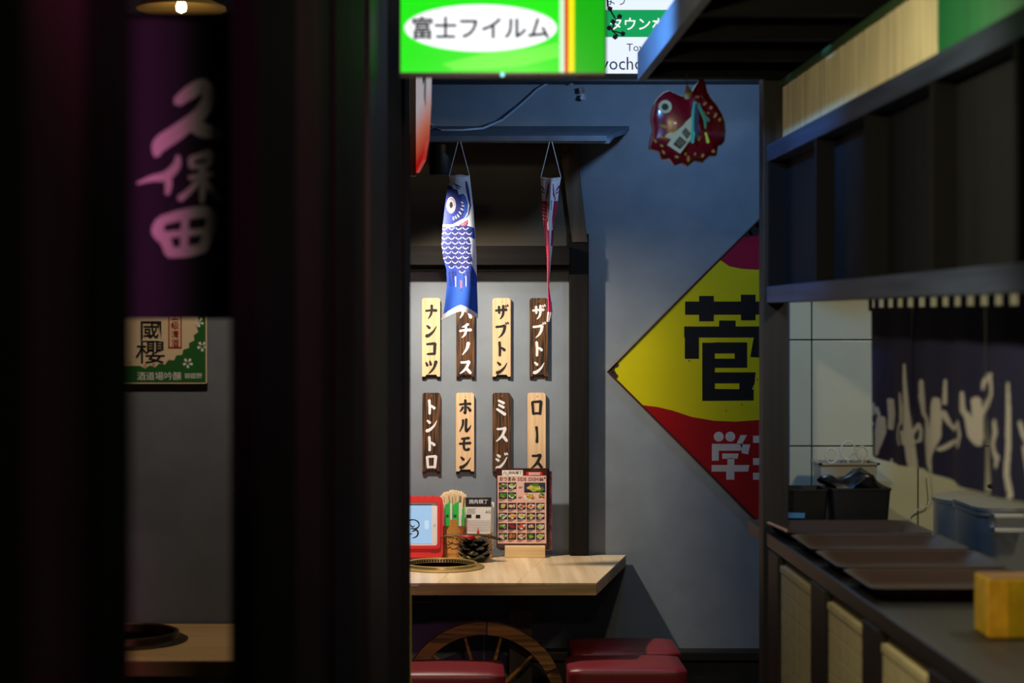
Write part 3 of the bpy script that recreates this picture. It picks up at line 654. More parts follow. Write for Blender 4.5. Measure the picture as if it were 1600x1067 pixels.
# stacked black dishes with wavy rims
M_gloss = mat('black glazed ceramic', (12, 11, 11), .18, coat=.6)
c = Vector((X_(742, 6.8), 6.805, TZ))
names = ['bottom', 'second from bottom', 'middle', 'fourth from bottom', 'topmost']
for i in range(5):
    mb = MB(); seg = 48; rings = [(.030, 0), (.040, .001), (.050, .008), (.056, .015), (.0595, .023), (.0565, .0235), (.046, .014), (.03, .008), (.0005, .007)]
    z = TZ+.001+i*.0145; vv = []; ph = i*math.pi+.9; sc3 = (.93, 1, .98, .93, .86)[i]
    for (r0_, h_) in rings:
        for k in range(seg):
            r_ = r0_
            t_ = 2*math.pi*k/seg; q = (r_/.0575)**2; wv = math.cos(6*t_+ph); wv = wv*abs(wv)**.5; r_ = r_*sc3
            vv.append((c.x+r_*(1+.10*q*wv)*math.cos(t_), c.y+r_*(1+.10*q*wv)*math.sin(t_), z+h_+.007*q*wv))
    ff = [(a*seg+k, a*seg+(k+1) % seg, (a+1)*seg+(k+1) % seg, (a+1)*seg+k) for a in range(len(rings)-1) for k in range(seg)]+[tuple(range(seg))[::-1]]
    solo('sauce_dish', mb.add(vv, ff), M_gloss, 'black glossy petal-rimmed dish, '+names[i]+' of the stack on the table', 'dish', 'stacked black dishes', 60, loc=(c.x, c.y, z))
# tongs on the dishes
zt_ = TZ+.093
t = thing('serving_tongs', 'dark metal tongs lying across the black dish stack', 'tongs', (c.x, c.y-.02, zt_))
M_tong = mat('dark brushed metal', (70, 56, 42), .35, .8)
for s_ in (-1, 1):
    part('tong_arm', MB().tube([(c.x-.125, c.y-.03+s_*.004, zt_-.008), (c.x-.105, c.y-.03+s_*.005, zt_+.002), (c.x-.05, c.y-.025+s_*.008, zt_+.006), (c.x+.02, c.y-.02+s_*.011, zt_+.004), (c.x+.06, c.y-.018+s_*.012, zt_-.004), (c.x+.085, c.y-.016+s_*.010, zt_-.012)], [.003, .005, .004, .005, .009, .006], 10, flat=.5), M_tong, t, 60)
part('tong_spring', MB().tube([(c.x+.075, c.y-.028, zt_-.009), (c.x+.09, c.y-.016, zt_-.014), (c.x+.075, c.y-.004, zt_-.009)], .004, 8), M_tong, t, 60)

# menu stand
Ym = 6.925; 
mn = thing('menu_stand', 'side dish menu with food pictures in a pale wooden stand', 'menu', (X_(820, Ym), Ym, TZ))
zs = TZ
part('wood_base', MB().box(X_(789, Ym-.025), X_(852, Ym-.025), Ym-.025, Ym+.03, zs, zs+.042, .002), wood('pale base wood', (214, 178, 122), (232, 200, 150), 'x', 50, .5), mn)
M_flame = mat('flame print', (60, 12, 14), .35, noise=.9, nscale=30, coat=.3)
def q4(L, T, Rr, B, y): return [(X_(L, y), Z_(B, y)), (X_(Rr, y), Z_(B, y)), (X_(Rr, y), Z_(T, y)), (X_(L, y), Z_(T, y))]
part('back_sheet', MB().prism(q4(781, 736, 862.5, 860, Ym+.012), (0, Ym+.012, 0), XR, ZU, .003), mat('clear sleeve print', (120, 60, 80), .3, noise=.9, nscale=40), mn)
part('back_sheet', MB().prism(q4(778, 732, 858, 858, Ym+.008), (0, Ym+.008, 0), XR, ZU, .003), mat('black menu print', (24, 12, 18), .3, noise=.7, nscale=35), mn)
y = Ym; fs = part('front_sheet', MB().prism(q4(775.5, 731.5, 855, 856, y), (0, y, 0), XR, ZU, .003), mat('dark flame menu', (70, 26, 22), .35, noise=.8, nscale=45, coat=.3), mn)
part('pink_field', MB().prism(q4(777.5, 743, 853.5, 849, y-.0006), (0, y-.0006, 0), XR, ZU, 0), mat('salmon paper', (232, 184, 172), .4), mn)
part('title_box', MB().prism(q4(784.5, 734.5, 817, 744, y-.001), (0, y-.001, 0), XR, ZU, 0), M_paper, mn)
part('red_badge', MB().prism([(a, b) for a, b in rr2(X_(822, y), X_(847.5, y), Z_(743, y), Z_(737, y), .003)], (0, y-.0012, 0), XR, ZU, 0), mat('red badge print', (196, 30, 34), .4), mn)
part('title_lettering', text_mb('焼肉横丁', 5.4*y/FPX, (X_(805, y), y-.0014, Z_(738.4, y)), XR, ZU, .005), mat('maroon ink', (90, 30, 30), .5), mn)
mb = MB(); mb.ribbon([(X_(786, y), Z_(742, y), .001), (X_(788.5, y), Z_(736.5, y), .0015), (X_(790, y), Z_(742, y), .001)], (0, y-.0014, 0), XR, ZU).ribbon([(X_(793, y), Z_(737, y), .001), (X_(790.5, y), Z_(740, y), .0012), (X_(793, y), Z_(742.5, y), .001), (X_(794, y), Z_(740, y), .001)], (0, y-.0014, 0), XR, ZU)
part('title_emblem', mb, mat('maroon ink', (90, 30, 30), .5), mn)
part('badge_lettering', text_mb('ALL YOU CAN', 3.2*y/FPX, (X_(834.8, y), y-.0016, Z_(739.5, y)), XR, ZU, .02), M_paper, mn) if 0 else None
mb = MB()
for k in range(2): mb.box(X_(826, y), X_(844, y), y-.0018, y-.0014, Z_(739.4+k*2.3, y), Z_(738.2+k*2.3, y))
part('badge_lettering', mb, M_paper, mn)
M_dk = mat('dark brown ink', (50, 24, 20), .5)
part('heading_lettering', text_mb('おつまみ', 7.4*y/FPX, (X_(793, y), y-.0014, Z_(748, y)), XR, ZU, .012, sx=.88), M_dk, mn)
part('heading_lettering', text_mb('SIDE', 7.4*y/FPX, (X_(815.5, y), y-.0014, Z_(748.2, y)), XR, ZU, .0, sx=1.0), M_dk, mn)
part('heading_lettering', text_mb('DISH', 7.4*y/FPX, (X_(833.5, y), y-.0014, Z_(748.2, y)), XR, ZU, .0, sx=1.0), M_dk, mn)
part('heading_lettering', text_mb('$6', 6.6*y/FPX, (X_(845.6, y), y-.0014, Z_(748.2, y)), XR, ZU, .03, sx=.9), M_dk, mn)
part('heading_lettering', text_mb('80', 3.4*y/FPX, (X_(851, y), y-.0014, Z_(746.5, y)), XR, ZU, .03, sx=.9), M_dk, mn)
FOOD = {'g': (70, 120, 30), 'G': (50, 150, 30), 'o': (226, 128, 30), 'y': (214, 184, 90), 'b': (120, 62, 24), 'r': (150, 18, 30), 'R': (206, 70, 34), 'w': (206, 200, 176), 'p': (226, 170, 130), 'l': (150, 176, 60)}
FM = {k_: mat('food '+k_, v_, .5) for k_, v_ in FOOD.items()}
M_slate = mat('slate print', (26, 26, 34), .5); M_plate = mat('plate print', (226, 222, 216), .5)
rng = random.Random(11)
def food(L, T, wd, ht, cols, plate=1, bg=M_slate, tilt=0):
    mb = MB(); mats = [bg, M_plate]+[FM[q] for q in cols]; yy = y-.0010
    if bg: mb.prism(q4(L, T, L+wd, T+ht, yy), (0, yy, 0), XR, ZU, 0)
    cx_, cy_ = L+wd/2, T+ht/2
    if plate:
        mb.mi = 1; e_ = rng.uniform(-.1, .1)
        pp = [(-.44, -.05), (-.1, -.36), (.5, -.2+e_), (.36, .12), (.05, .46), (-.34, .2)]
        mb.prism([(X_(cx_+a*wd, yy), Z_(cy_+b*ht, yy)) for a, b in pp], (0, yy-.0002, 0), XR, ZU, 0)
    for k_ in range(16):
        mb.mi = 2+(k_ % len(cols)); a = rng.uniform(-.27, .27)*wd; b = rng.uniform(-.24, .2)*ht; r_ = rng.uniform(.13, .22)*wd
        pts = [(X_(cx_+a+r_*rng.uniform(.6, 1.1)*math.cos(t_), yy), Z_(cy_+b+r_*.62*rng.uniform(.6, 1.1)*math.sin(t_), yy)) for t_ in np.linspace(0, 6.283, 8)[:-1]]
        mb.prism(pts, (0, yy-.0003-.00002*k_, 0), XR, ZU, 0)
    part('food_picture', mb, mats, mn)
def capline(L, T, wd, mb):
    for k_ in range(2): mb.box(X_(L, y), X_(L+wd*(.8-.25*k_), y), y-.0012, y-.0008, Z_(T+.9+1.7*k_, y), Z_(T+.3+1.7*k_, y))
caps = MB(); cxs = [779.2, 793.5, 808.2, 823, 837.6]
rows = [(753.7, [('bg', 1), ('wlg', 1)]), (769, [('gGl', 0), ('Gg', 1)]), (785.5, ['ylp', 'wRp', 'oRb', 'pRo', 'lwy']), (801, ['gGw', 'oy', 'ylw', 'oyg', 'wpb']), (817.3, ['lwg', 'r', 'R', 'wpb', 'wly']), (832.6, ['pwg', 'Rog', 'obw', 'lGg', 'yl'])]
for ry, its in rows:
    for i, it in enumerate(its):
        cs, pt = it if isinstance(it, tuple) else (it, rng.random() > .25)
        food(cxs[i], ry, 13.2, 10.4, list(cs), pt); capline(cxs[i], ry+10.8, 12, caps)
food(819, 754, 33, 15.5, list('ylg'), 0, mat('navy slate print', (38, 44, 70), .5)); food(817, 767.5, 20, 16, list('ogy'), 1, mat('salmon paper', (232, 184, 172), .4)); food(837, 767.5, 16.5, 14.5, list('oRg'), 1, mat('salmon paper', (232, 184, 172), .4))
capline(810.5, 760, 8, caps); capline(810, 776, 8, caps)
part('caption_print', caps, M_dk, mn)['kind'] = 'stuff'
part('pink_flower_print', MB().prism([(X_(856+a, Ym+.0115), Z_(b, Ym+.0115)) for a, b in [(0, 815), (4, 812), (6, 822), (5, 838), (6, 850), (1, 856), (2, 838)]], (0, Ym+.0078, 0), XR, ZU, 0), mat('magenta flower print', (206, 50, 110), .4), mn) if 0 else None

# ------------------------------------------------------------------ stools
def stool(x0, x1, y0, y1, z, lab):
    t = thing('stool', lab, 'stool', ((x0+x1)/2, (y0+y1)/2, 0), 'red vinyl stools at the alcove table')
    bm = bmesh.new(); bmesh.ops.create_cube(bm, size=1); bmesh.ops.subdivide_edges(bm, edges=list(bm.edges), cuts=7, use_grid_fill=True)
    r = .015; sx, sy, sz = x1-x0, y1-y0, .085
    for v in bm.verts:
        q = Vector((v.co.x*sx, v.co.y*sy, v.co.z*sz)); inn = Vector([max(-h+r, min(h-r, c_)) for c_, h in zip(q, (sx/2, sy/2, sz/2))]); d = q-inn
        if d.length > 1e-6: q = inn+d.normalized()*r
        if v.co.z > .45: q.z += .008*(1-(2*v.co.x)**2)*(1-(2*v.co.y)**2)
        v.co = q+Vector(((x0+x1)/2, (y0+y1)/2, z-.0425))
    part('cushion', MB().bm(bm), M_vinyl, t, 80)
    zc = z-.085
    part('seat_frame', MB().box(x0+.012, x1-.012, y0+.012, y1-.012, zc-.05, zc+.004), M_dark, t)
    for sx_ in (0, 1):
        for sy_ in (0, 1):
            a = x0+.014 if not sx_ else x1-.046; b = y0+.014 if not sy_ else y1-.046
            part('leg', MB().box(a, a+.032, b, b+.032, 0, zc-.04, .002), wood('light stool leg', (150, 116, 78), (172, 138, 96), 'z', 40), t)
    return t
zst = .50
stool(X_(888, 6.09), X_(1075, 6.09), 6.08, 6.355, zst, 'red vinyl stool nearest the aisle under the slanted table end')
stool(X_(898, 6.40)-.01, X_(1066, 6.40), 6.40, 6.69, zst, 'red vinyl stool against the wall behind another red stool')
stool(X_(600, 6.03), X_(790, 6.03), 6.02, 6.29, zst-.003, 'red vinyl stool in front of the wooden wheel')

# ------------------------------------------------------------------ wagon wheel
wc = Vector((X_(754.5, 6.57), 6.57, .2875)); R0 = .287
wh = thing('wagon_wheel', 'old wooden wagon wheel standing under the alcove table', 'wheel', (wc.x, wc.y, 0))
M_wheel = wood('burnt wheel wood', (80, 50, 20), (190, 128, 62), 'x', 60, .55, 6)
for k in range(6):
    mb = MB(); a0 = math.pi/2-.05+k*math.pi/3+.008; nn = 8; vv = []
    for i in range(nn+1):
        a = a0+(math.pi/3-.016)*i/nn; R1 = R0 if 0 < i < nn else R0-.001
        for rr_, yy_ in ((R1, -.02), (R1, .02), (R0-.042, .02), (R0-.042, -.02)): vv.append((wc.x+rr_*math.cos(a), wc.y+yy_, wc.z+rr_*math.sin(a)))
    ff = [(4*i+j, 4*i+(j+1) % 4, 4*i+4+(j+1) % 4, 4*i+4+j) for i in range(nn) for j in range(4)]+[(0, 1, 2, 3)[::-1], tuple(4*nn+j for j in range(4))]
    part('rim_segment', mb.add(vv, ff), M_wheel, wh)
for k in range(12):
    a = k*math.pi/6+.26
    part('spoke', MB().tube([wc+Vector((math.cos(a), 0, math.sin(a)))*.04, wc+Vector((math.cos(a), 0, math.sin(a)))*.243], [.009, .0055], 8), M_wheel, wh)
part('hub', MB().lathe([(.02, -.05), (.035, -.045), (.045, 0), (.035, .045), (.02, .05)], wc, 20, 'y'), M_wheel, wh, 40)

# ------------------------------------------------------------------ booth table, sake sign and pendant behind the slat screen
bt = thing('booth_table', 'warm wooden booth table seen through the slat screen gap', 'table', (-1.1, 5.15, 0))
part('tabletop', MB().box(-1.7, -.56, 4.86, 5.44, .708, .75, .004), M_ltable, bt)
part('leg', MB().box(-1.2, -1.1, 5.1, 5.2, 0, .71), M_dark, bt)
gx2, gy2 = -.89, 5.16
g2 = thing('grill_ring', 'dark round grill rim set in the booth table behind the screen', 'grill', (gx2, gy2, .75))
part('flange', MB().lathe([(.10, .0), (.165, .0), (.167, .003), (.16, .006), (.145, .008), (.142, .024), (.136, .026), (.131, .022), (.128, 0), (.10, 0)], (gx2, gy2, .7505), 64), mat('aged brass', (92, 74, 50), .35, 1), g2, 35)
part('grill_pan', MB().lathe([(0, .001), (.128, .001)], (gx2, gy2, .7505), 48), M_ink, g2)
yq = 5.438
ss_ = thing('sake_sign', 'cream and green sake label sign with black kanji on the booth wall', 'sign', (X_(222, yq), yq, Z_(599, yq)))
L_, R_, T_, B_ = 120, 323.5, 360, 599.5
pt_ = lambda a, b, lay=0: (X_(a, yq), Z_(b, yq))
part('plate', MB().prism(rr2(X_(L_, yq), X_(R_, yq), Z_(B_, yq), Z_(T_, yq), .006), (0, yq, 0), XR, ZU, .010), mat('cream sign enamel', (226, 200, 166), .5), ss_)
M_sg = mat('green sign enamel', (34, 96, 40), .5)
def sgl(name, pts, lay, m): return part(name, MB().prism(pts, (0, yq-.0005*lay, 0), XR, ZU, 0), m, ss_)
cxm, cym = 222, 495; big = [(L_+2.5, B_-2.5), (R_-2.5, B_-2.5), (R_-2.5, T_+2.5)]
# green corner with a scalloped inner edge
sc_pts = []
for i in range(0, 25):
    a = math.radians(-28+i*5); r_ = 92 if i % 2 else 87
    sc_pts.append((cxm+r_*math.cos(a)*1.0, cym+r_*math.sin(a)*.88))
gp = [(R_-2.2, T_+90)]+[(R_-2.2, B_-2.2)]+[(L_+2.2, B_-2.2)]+[(L_+2.2, sc_pts[-1][1])]+sc_pts[::-1]+[(R_-2.2, sc_pts[0][1])]
sgl('green_corner', [pt_(*q) for q in gp[1:]], 1, M_sg)
for (fx, fy, fr) in [(311, 503.5, 8), (316, 541, 8.5), (293.5, 567, 8.5)]:
    mb = MB()
    for k in range(5):
        a = k*1.2566+.3; d = (math.cos(a), math.sin(a)); n_ = (-d[1], d[0])
        q = [(fx+d[0]*fr*r_+n_[0]*fr*w_, fy+d[1]*fr*r_+n_[1]*fr*w_) for r_, w_ in [(.18, 0), (.6, .24), (1, .2), (.86, 0), (1, -.2), (.6, -.24)]]
        mb.prism([pt_(min(z_[0], R_-2.4), z_[1]) for z_ in q], (0, yq-.001, 0), XR, ZU, 0)
    part('blossom_print', mb, M_paper, ss_)
s1 = yq/FPX
part('kanji_lettering', text_mb('國櫻', 42*s1, (X_(236, yq), yq-.001, Z_(519, yq)), XR, ZU, .045, vertical=True, sx=.95), M_ink, ss_) if 0 else None
part('kanji_lettering', text_mb('國', 36*s1, (X_(236, yq), yq-.001, Z_(517, yq)), XR, ZU, .010, sx=1.05), M_ink, ss_)
part('kanji_lettering', text_mb('櫻', 38*s1, (X_(235, yq), yq-.001, Z_(550, yq)), XR, ZU, .003, sx=1.25), M_ink, ss_)
M_sr = mat('red sign print', (164, 30, 30), .5)
mb = MB()
for (a, b, c_, d) in [(263, 400, 265, 544), (282, 400, 284, 544), (263, 542, 284, 544)]: mb.prism([pt_(a, b), pt_(c_, b), pt_(c_, d), pt_(a, d)], (0, yq-.001, 0), XR, ZU, 0)
part('red_frame', mb, M_sr, ss_)
for i, ch_ in enumerate('上級清酒'): part('red_lettering', text_mb(ch_, 13*s1, (X_(273.5, yq), yq-.001, Z_(494+i*14, yq)), XR, ZU, .006), M_sr, ss_)
for ch_, a, b in [('コ', 193, 560), ('ク', 204, 567), ('ニ', 227, 571), ('ザ', 240, 570), ('ク', 253, 568), ('ラ', 265, 564)]: part('red_lettering', text_mb(ch_, 6*s1, (X_(a, yq), yq-.001, Z_(b, yq)), XR, ZU, .01), M_sr, ss_)
part('white_lettering', text_mb('酒道場吟醸', 14*s1, (X_(249, yq), yq-.0012, Z_(587.5, yq)), XR, ZU, .004), M_paper, ss_)
part('white_lettering', text_mb('御國野', 9.3*s1, (X_(300.5, yq), yq-.0012, Z_(587, yq)), XR, ZU, .004), M_paper, ss_)
(px_, py_, pz_), pw = PENDANT_LAMP
pn = thing('pendant_lamp', 'small pendant lamp with lit disc shade above the booth table', 'lamp', (px_, py_, pz_))
part('shade', MB().lathe([(.02, .06), (.03, .05), (.115, .012), (.117, .006), (.11, .008), (.028, .044), (.0, .05)], (px_, py_, pz_), 40), mat('ochre lamp shade', (200, 160, 90), .6), pn, 60)
part('bulb', MB().lathe([(0, -.004), (.012, .002), (.014, .014), (.008, .03)], (px_, py_, pz_), 16), mat('lit bulb', (255, 240, 200), .4, emit=(255, 236, 190), est=14), pn, 60)
part('flex', MB().tube([(px_, py_, pz_+.055), (px_, py_, 2.9)], .004, 6), M_black, pn)
lamp('pendant_light', 'SPOT', (px_, py_, pz_-.01), (1, .84, .62), pw, pn, (px_, py_+.10, 0), 84, .8, .012)

# ------------------------------------------------------------------ slat screen in the foreground
def scr(Y): return -.106-.0577*(4.6-Y)
Dn = Vector((.0577, 1, 0)).normalized(); Nn = Vector((Dn.y, -Dn.x, 0))
screen = thing('slat_screen', 'dark vertical board screen filling the near foreground', 'screen', (scr(2.4), 2.4, 0))
M_b1 = wood('dark brown screen board', (16, 11, 9), (27, 20, 15), 'z', 40, .85, spec=.12)
M_b2 = wood('magenta-tinted screen board', (50, 28, 34), (68, 40, 46), 'z', 40, .85, spec=.12)  # magenta light on these boards is tinted into the wood
M_b3 = wood('varnished screen board', (16, 12, 10), (27, 20, 16), 'z', 40, .6, spec=.25)
def board(y0, y1, m, th=.03, off=0, z0=0, z1=2.9, nm='board'):
    a = Vector((scr(y0), y0, 0))+Nn*off; b = Vector((scr(y1), y1, 0))+Nn*off; c_, d = b-Nn*th, a-Nn*th
    v = [Vector((q.x, q.y, z)) for z in (z0, z1) for q in (a, b, c_, d)]
    return part(nm, MB().add(v, [(0, 1, 2, 3), (7, 6, 5, 4), (0, 4, 5, 1), (1, 5, 6, 2), (2, 6, 7, 3), (3, 7, 4, 0)]), m, screen)
for (a, b, m, off) in [(4.40, 4.56, M_b1, .003), (3.97, 4.38, M_b1, -.002), (3.60, 3.955, M_b3, .004), (3.33, 3.585, M_b1, -.004), (3.06, 3.315, M_b1, .003), (2.90, 3.045, M_b1, -.003), (2.56, 2.88, M_b2, .004)]:
    board(a, b, m, .028, off)
M_pst = wood('black screen post', (7, 6, 6), (12, 10, 9), 'z', 40, .9, spec=.08)
board(2.22, 2.55, M_pst, .03, .012, nm='post')
board(1.48, 1.60, M_pst, .03, .008, nm='post')
board(1.295, 1.472, M_b2, .028, .0)
board(1.05, 1.29, M_pst, .03, .006, nm='post')
board(.75, 1.04, M_b1, .028, .0)
board(4.562, 4.572, mat('yellow edge strip', (190, 180, 40), .5), .03, .004, 0, Z_(918, 4.565), 'edge_strip')  # thin yellow strip low on the screen's far end

# banner behind the gap
yb_ = 3.2; sb = yb_/FPX
bn = thing('hanging_banner', 'dark cloth banner with white brush kanji behind the slat gap', 'banner', (X_(270, yb_), yb_, Z_(498, yb_)))
nz, nx = 40, 30; gx_ = np.linspace(X_(150, yb_), X_(400, yb_), nx)[None, :]; gz_ = np.linspace(Z_(26, yb_), Z_(498, yb_), nz)[:, None]
P = np.stack([gx_+0*gz_, yb_+.004*np.sin(gx_*40)+0*gz_, gz_+0*gx_], -1)
cloth('cloth', P, np.full((nz-1, nx-1, 3), (46, 38, 54)), bn, M_cloth)
part('rod', MB().tube([(X_(140, yb_), yb_, Z_(26, yb_)), (X_(410, yb_), yb_, Z_(26, yb_))], .006, 8), M_black, bn)
def bs(u, v): return ((X_(180+u/2.133, yb_-.012)), Z_(v/2.133, yb_-.012))
for ch_ in [[[(205,338,26),(250,305,36),(292,284,34),(312,322,34),(280,380,36),(215,432,40),(150,478,40),(134,515,18)], [(240,405,30),(290,432,38),(352,448,26)]],
            [[(208,520,12),(202,552,22),(168,585,24),(120,594,16),(72,610,6)], [(172,580,20),(176,615,18),(172,645,12)], [(250,528,16),(254,556,16)], [(250,528,14),(318,508,20)], [(318,510,22),(312,548,18)], [(254,556,12),(310,548,14)], [(246,592,12),(326,578,18)], [(290,560,20),(292,610,20),(288,672,12)], [(272,606,14),(246,636,16),(214,662,18)], [(302,606,14),(326,636,18),(350,668,18)]],
            [[(150,735,26),(140,770,32),(165,800,30),(180,842,26)], [(150,735,24),(220,716,28),(300,706,30),(330,735,28)], [(325,735,32),(310,785,30),(290,830,26)], [(232,720,20),(228,835,22)], [(170,782,18),(300,770,18)], [(175,842,26),(240,838,28),(295,826,24)]]]:
    mb = MB()
    for k, st in enumerate(ch_):
        mb.ribbon([(*bs(a, b), w_*1.3/2.133*sb) for a, b, w_ in st], (0, yb_-.006-.0002*k, 0), XR, ZU)
    part('brush_character', mb, mat('pale banner print', (245, 234, 226), .8), bn)

# lit pennant sign just past the screen
pa, pb_ = Vector((X_(650, 5.6), 5.6, 0)), Vector((X_(669, 5.0), 5.0, 0))
Dp = (pb_-pa); Lp = Dp.length; Dp.normalize(); z0p, z1p = 2.05, 2.62
ps = thing('paper_sign', 'white paper sign fading to red at its foot beside the screen', 'sign', (pa.x, 5.3, z0p))
def grad_mat():
    m = bpy.data.materials.new('white to red lit paper'); m.use_nodes = True; nt = m.node_tree; b = nt.nodes['Principled BSDF']
    tc = nt.nodes.new('ShaderNodeTexCoord'); sp = nt.nodes.new('ShaderNodeSeparateXYZ'); r = nt.nodes.new('ShaderNodeValToRGB')
    nt.links.new(tc.outputs['Object'], sp.inputs[0]); mr = nt.nodes.new('ShaderNodeMapRange'); mr.inputs[1].default_value = 0; mr.inputs[2].default_value = .30
    nt.links.new(sp.outputs[2], mr.inputs[0]); nt.links.new(mr.outputs[0], r.inputs[0])
    r.color_ramp.elements[0].color = lin((214, 30, 26)); r.color_ramp.elements[0].position = .08
    r.color_ramp.elements[1].color = lin((222, 214, 220)); r.color_ramp.elements[1].position = .6
    e = r.color_ramp.elements.new(.3); e.color = lin((232, 130, 100))
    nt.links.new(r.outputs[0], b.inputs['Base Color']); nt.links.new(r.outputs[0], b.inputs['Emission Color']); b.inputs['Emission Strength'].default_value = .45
    return m
out = [(0, 0), (Lp*.55, .01), (Lp*.8, .05), (Lp*.95, .14), (Lp, .25), (Lp, z1p-z0p), (0, z1p-z0p)]
part('paper', MB().prism(out, (pa.x, pa.y, z0p), Dp, ZU, .01), grad_mat(), ps)
part('frame', MB().box(pa.x-.018, pa.x+.0, 5.58, 5.62, z0p-.01, z1p), M_brown, ps)
Np = Dp.cross(ZU)
mb = MB()
for st in [[(.50,.12,.04),(.52,.24,.05)], [(.38,.20,.04),(.52,.215,.04)], [(.42,.30,.05),(.54,.31,.05)], [(.40,.36,.05),(.54,.37,.05)], [(.47,.28,.05),(.47,.40,.05)], [(.44,.14,.03),(.47,.20,.03)]]:
    mb.ribbon(st, Vector((pa.x, pa.y, z0p+.03))+Np*.0015, Dp, ZU)
part('brush_character', mb, M_ink, ps)
mb = MB().prism([(0, 0), (.2, .06), (.2, .5), (0, .5)], (X_(628, 5.0), 5.0, Z_(232, 5.0)), Vector((.09, .99, 0)).normalized(), ZU, .01)
solo('panel_sign', mb, mat('pale blue board', (110, 140, 180), .6), 'pale blue board edge just above the yellow edged screen end', 'board')

# ------------------------------------------------------------------ monitor with the green advert
ym = 3.8; sm = ym/FPX
(mxl, mzb) = (X_(622, ym), Z_(118.5, ym)); mxr = X_(948, ym)
mo = thing('monitor', 'hanging monitor showing a bright green advert with a white oval', 'monitor', ((mxl+mxr)/2, ym, mzb))
mzt = Z_(-70, ym)
part('housing', MB().box(mxl, mxr, ym, ym+.04, mzb, mzt, .003), M_black, mo)
G = 1.15
M_g = mat('green screen', (0, 20, 0), .3, emit=(20, 224, 10), est=G)
M_g2 = mat('darker green screen', (0, 20, 0), .3, emit=(6, 168, 10), est=G)
def scp(name, a, lay, m): return part(name, MB().prism(a, (0, ym-.0006*lay, 0), XR, ZU, 0), m, mo)
def rc(L, T, R, B): return [(X_(L, ym), Z_(B, ym)), (X_(R, ym), Z_(B, ym)), (X_(R, ym), Z_(T, ym)), (X_(L, ym), Z_(T, ym))]
scp('screen', rc(626, -66, 945, 113), 1, M_g)
scp('green_stripe', rc(897, -66, 945, 113), 2, M_g2)
scp('white_stripe', rc(874, -66, 882, 113), 2, mat('mint screen', (10, 20, 10), .3, emit=(200, 236, 196), est=G))
scp('red_stripe', rc(882, -66, 888, 113), 2, mat('red screen', (20, 0, 0), .3, emit=(206, 44, 8), est=G))
scp('yellow_stripe', rc(888, -66, 898, 113), 2, mat('yellow screen', (20, 20, 0), .3, emit=(236, 226, 10), est=G))
scp('pale_wave', [(X_(a, ym), Z_(b, ym)) for a, b in [(690, 100), (760, 82), (830, 76), (873, 66), (873, 90), (820, 102), (760, 108), (710, 110)]], 2, mat('light green screen', (0, 20, 0), .3, emit=(96, 232, 60), est=G))
scp('white_oval', [(X_(751+119*math.cos(t), ym), Z_(44+37*math.sin(t), ym)) for t in np.linspace(0, 6.283, 64)[:-1]], 3, mat('white screen', (20, 20, 20), .3, emit=(244, 246, 250), est=1.2))
part('screen_lettering', text_mb('富士フイルム', 37*sm, (X_(751, ym), ym-.0026, Z_(44, ym)), XR, ZU, .020, sx=.98), mat('dark screen lettering', (16, 5, 12), .5, spec=.1), mo)
part('power_light', MB().lathe([(0, -.002), (.004, -.001), (.0045, 0)], (X_(785, ym), ym-.0005, Z_(116.5, ym)), 12, 'y'), mat('teal indicator', (30, 90, 90), .3, emit=(150, 240, 236), est=1.5), mo)
part('ceiling_pole', MB().tube([((mxl+mxr)/2, ym+.03, mzt-.05), ((mxl+mxr)/2, ym+.03, 2.9)], .015, 10), M_black, mo)

# ------------------------------------------------------------------ station style lightbox behind it
yt = 6.0; st_ = yt/FPX
tx0, tx1, tzb, tzt = X_(905, yt), X_(1130, yt), Z_(116, yt), Z_(-60, yt)
ls = thing('light_box_sign', 'white station style light box with a green band and blue letters', 'sign', ((tx0+tx1)/2, yt, tzb))
part('box', MB().box(tx0, tx1, yt, yt+.08, tzb-.006, tzt), M_black, ls)
M_lw = mat('lit white panel', (40, 40, 44), .4, emit=(226, 236, 255), est=1.1); M_lg = mat('lit green band', (0, 30, 16), .4, emit=(20, 158, 88), est=1.0)
def lp(name, L, T, R, B, lay, m): return part(name, MB().prism([(X_(L, yt), Z_(B, yt)), (X_(R, yt), Z_(B, yt)), (X_(R, yt), Z_(T, yt)), (X_(L, yt), Z_(T, yt))], (0, yt-.0008*lay, 0), XR, ZU, 0), m, ls)
lp('white_panel', 905, -60, 1130, 115, 1, M_lw); lp('green_band', 905, 15.5, 1130, 58, 2, M_lg)
M_lb = mat('navy sign lettering', (28, 36, 96), .4)
part('lettering', text_mb('よう', 19*st_, (X_(948, yt), yt-.0024, Z_(0, yt)), XR, ZU, 0, 'LEFT', sx=.9), M_lb, ls)
part('lettering', text_mb('タウンホ', 22*st_, (X_(953, yt), yt-.0024, Z_(37.5, yt)), XR, ZU, .012, 'LEFT'), mat('lit white lettering', (60, 60, 64), .4, emit=(240, 246, 255), est=1.1), ls)
part('lettering', text_mb('Toyocho', 17*st_, (X_(979, yt), yt-.0024, Z_(73.5, yt)), XR, ZU, 0, 'LEFT'), M_lb, ls)
part('lettering', text_mb('Toyocho', 29*st_, (X_(909, yt), yt-.0024, Z_(98, yt)), XR, ZU, 0, 'LEFT', sx=.92), M_lb, ls)
for q in (tx0+.05, tx1-.05): part('hanger', MB().tube([(q, yt+.04, tzt), (q, yt+.04, 2.9)], .006, 6), M_black, ls)
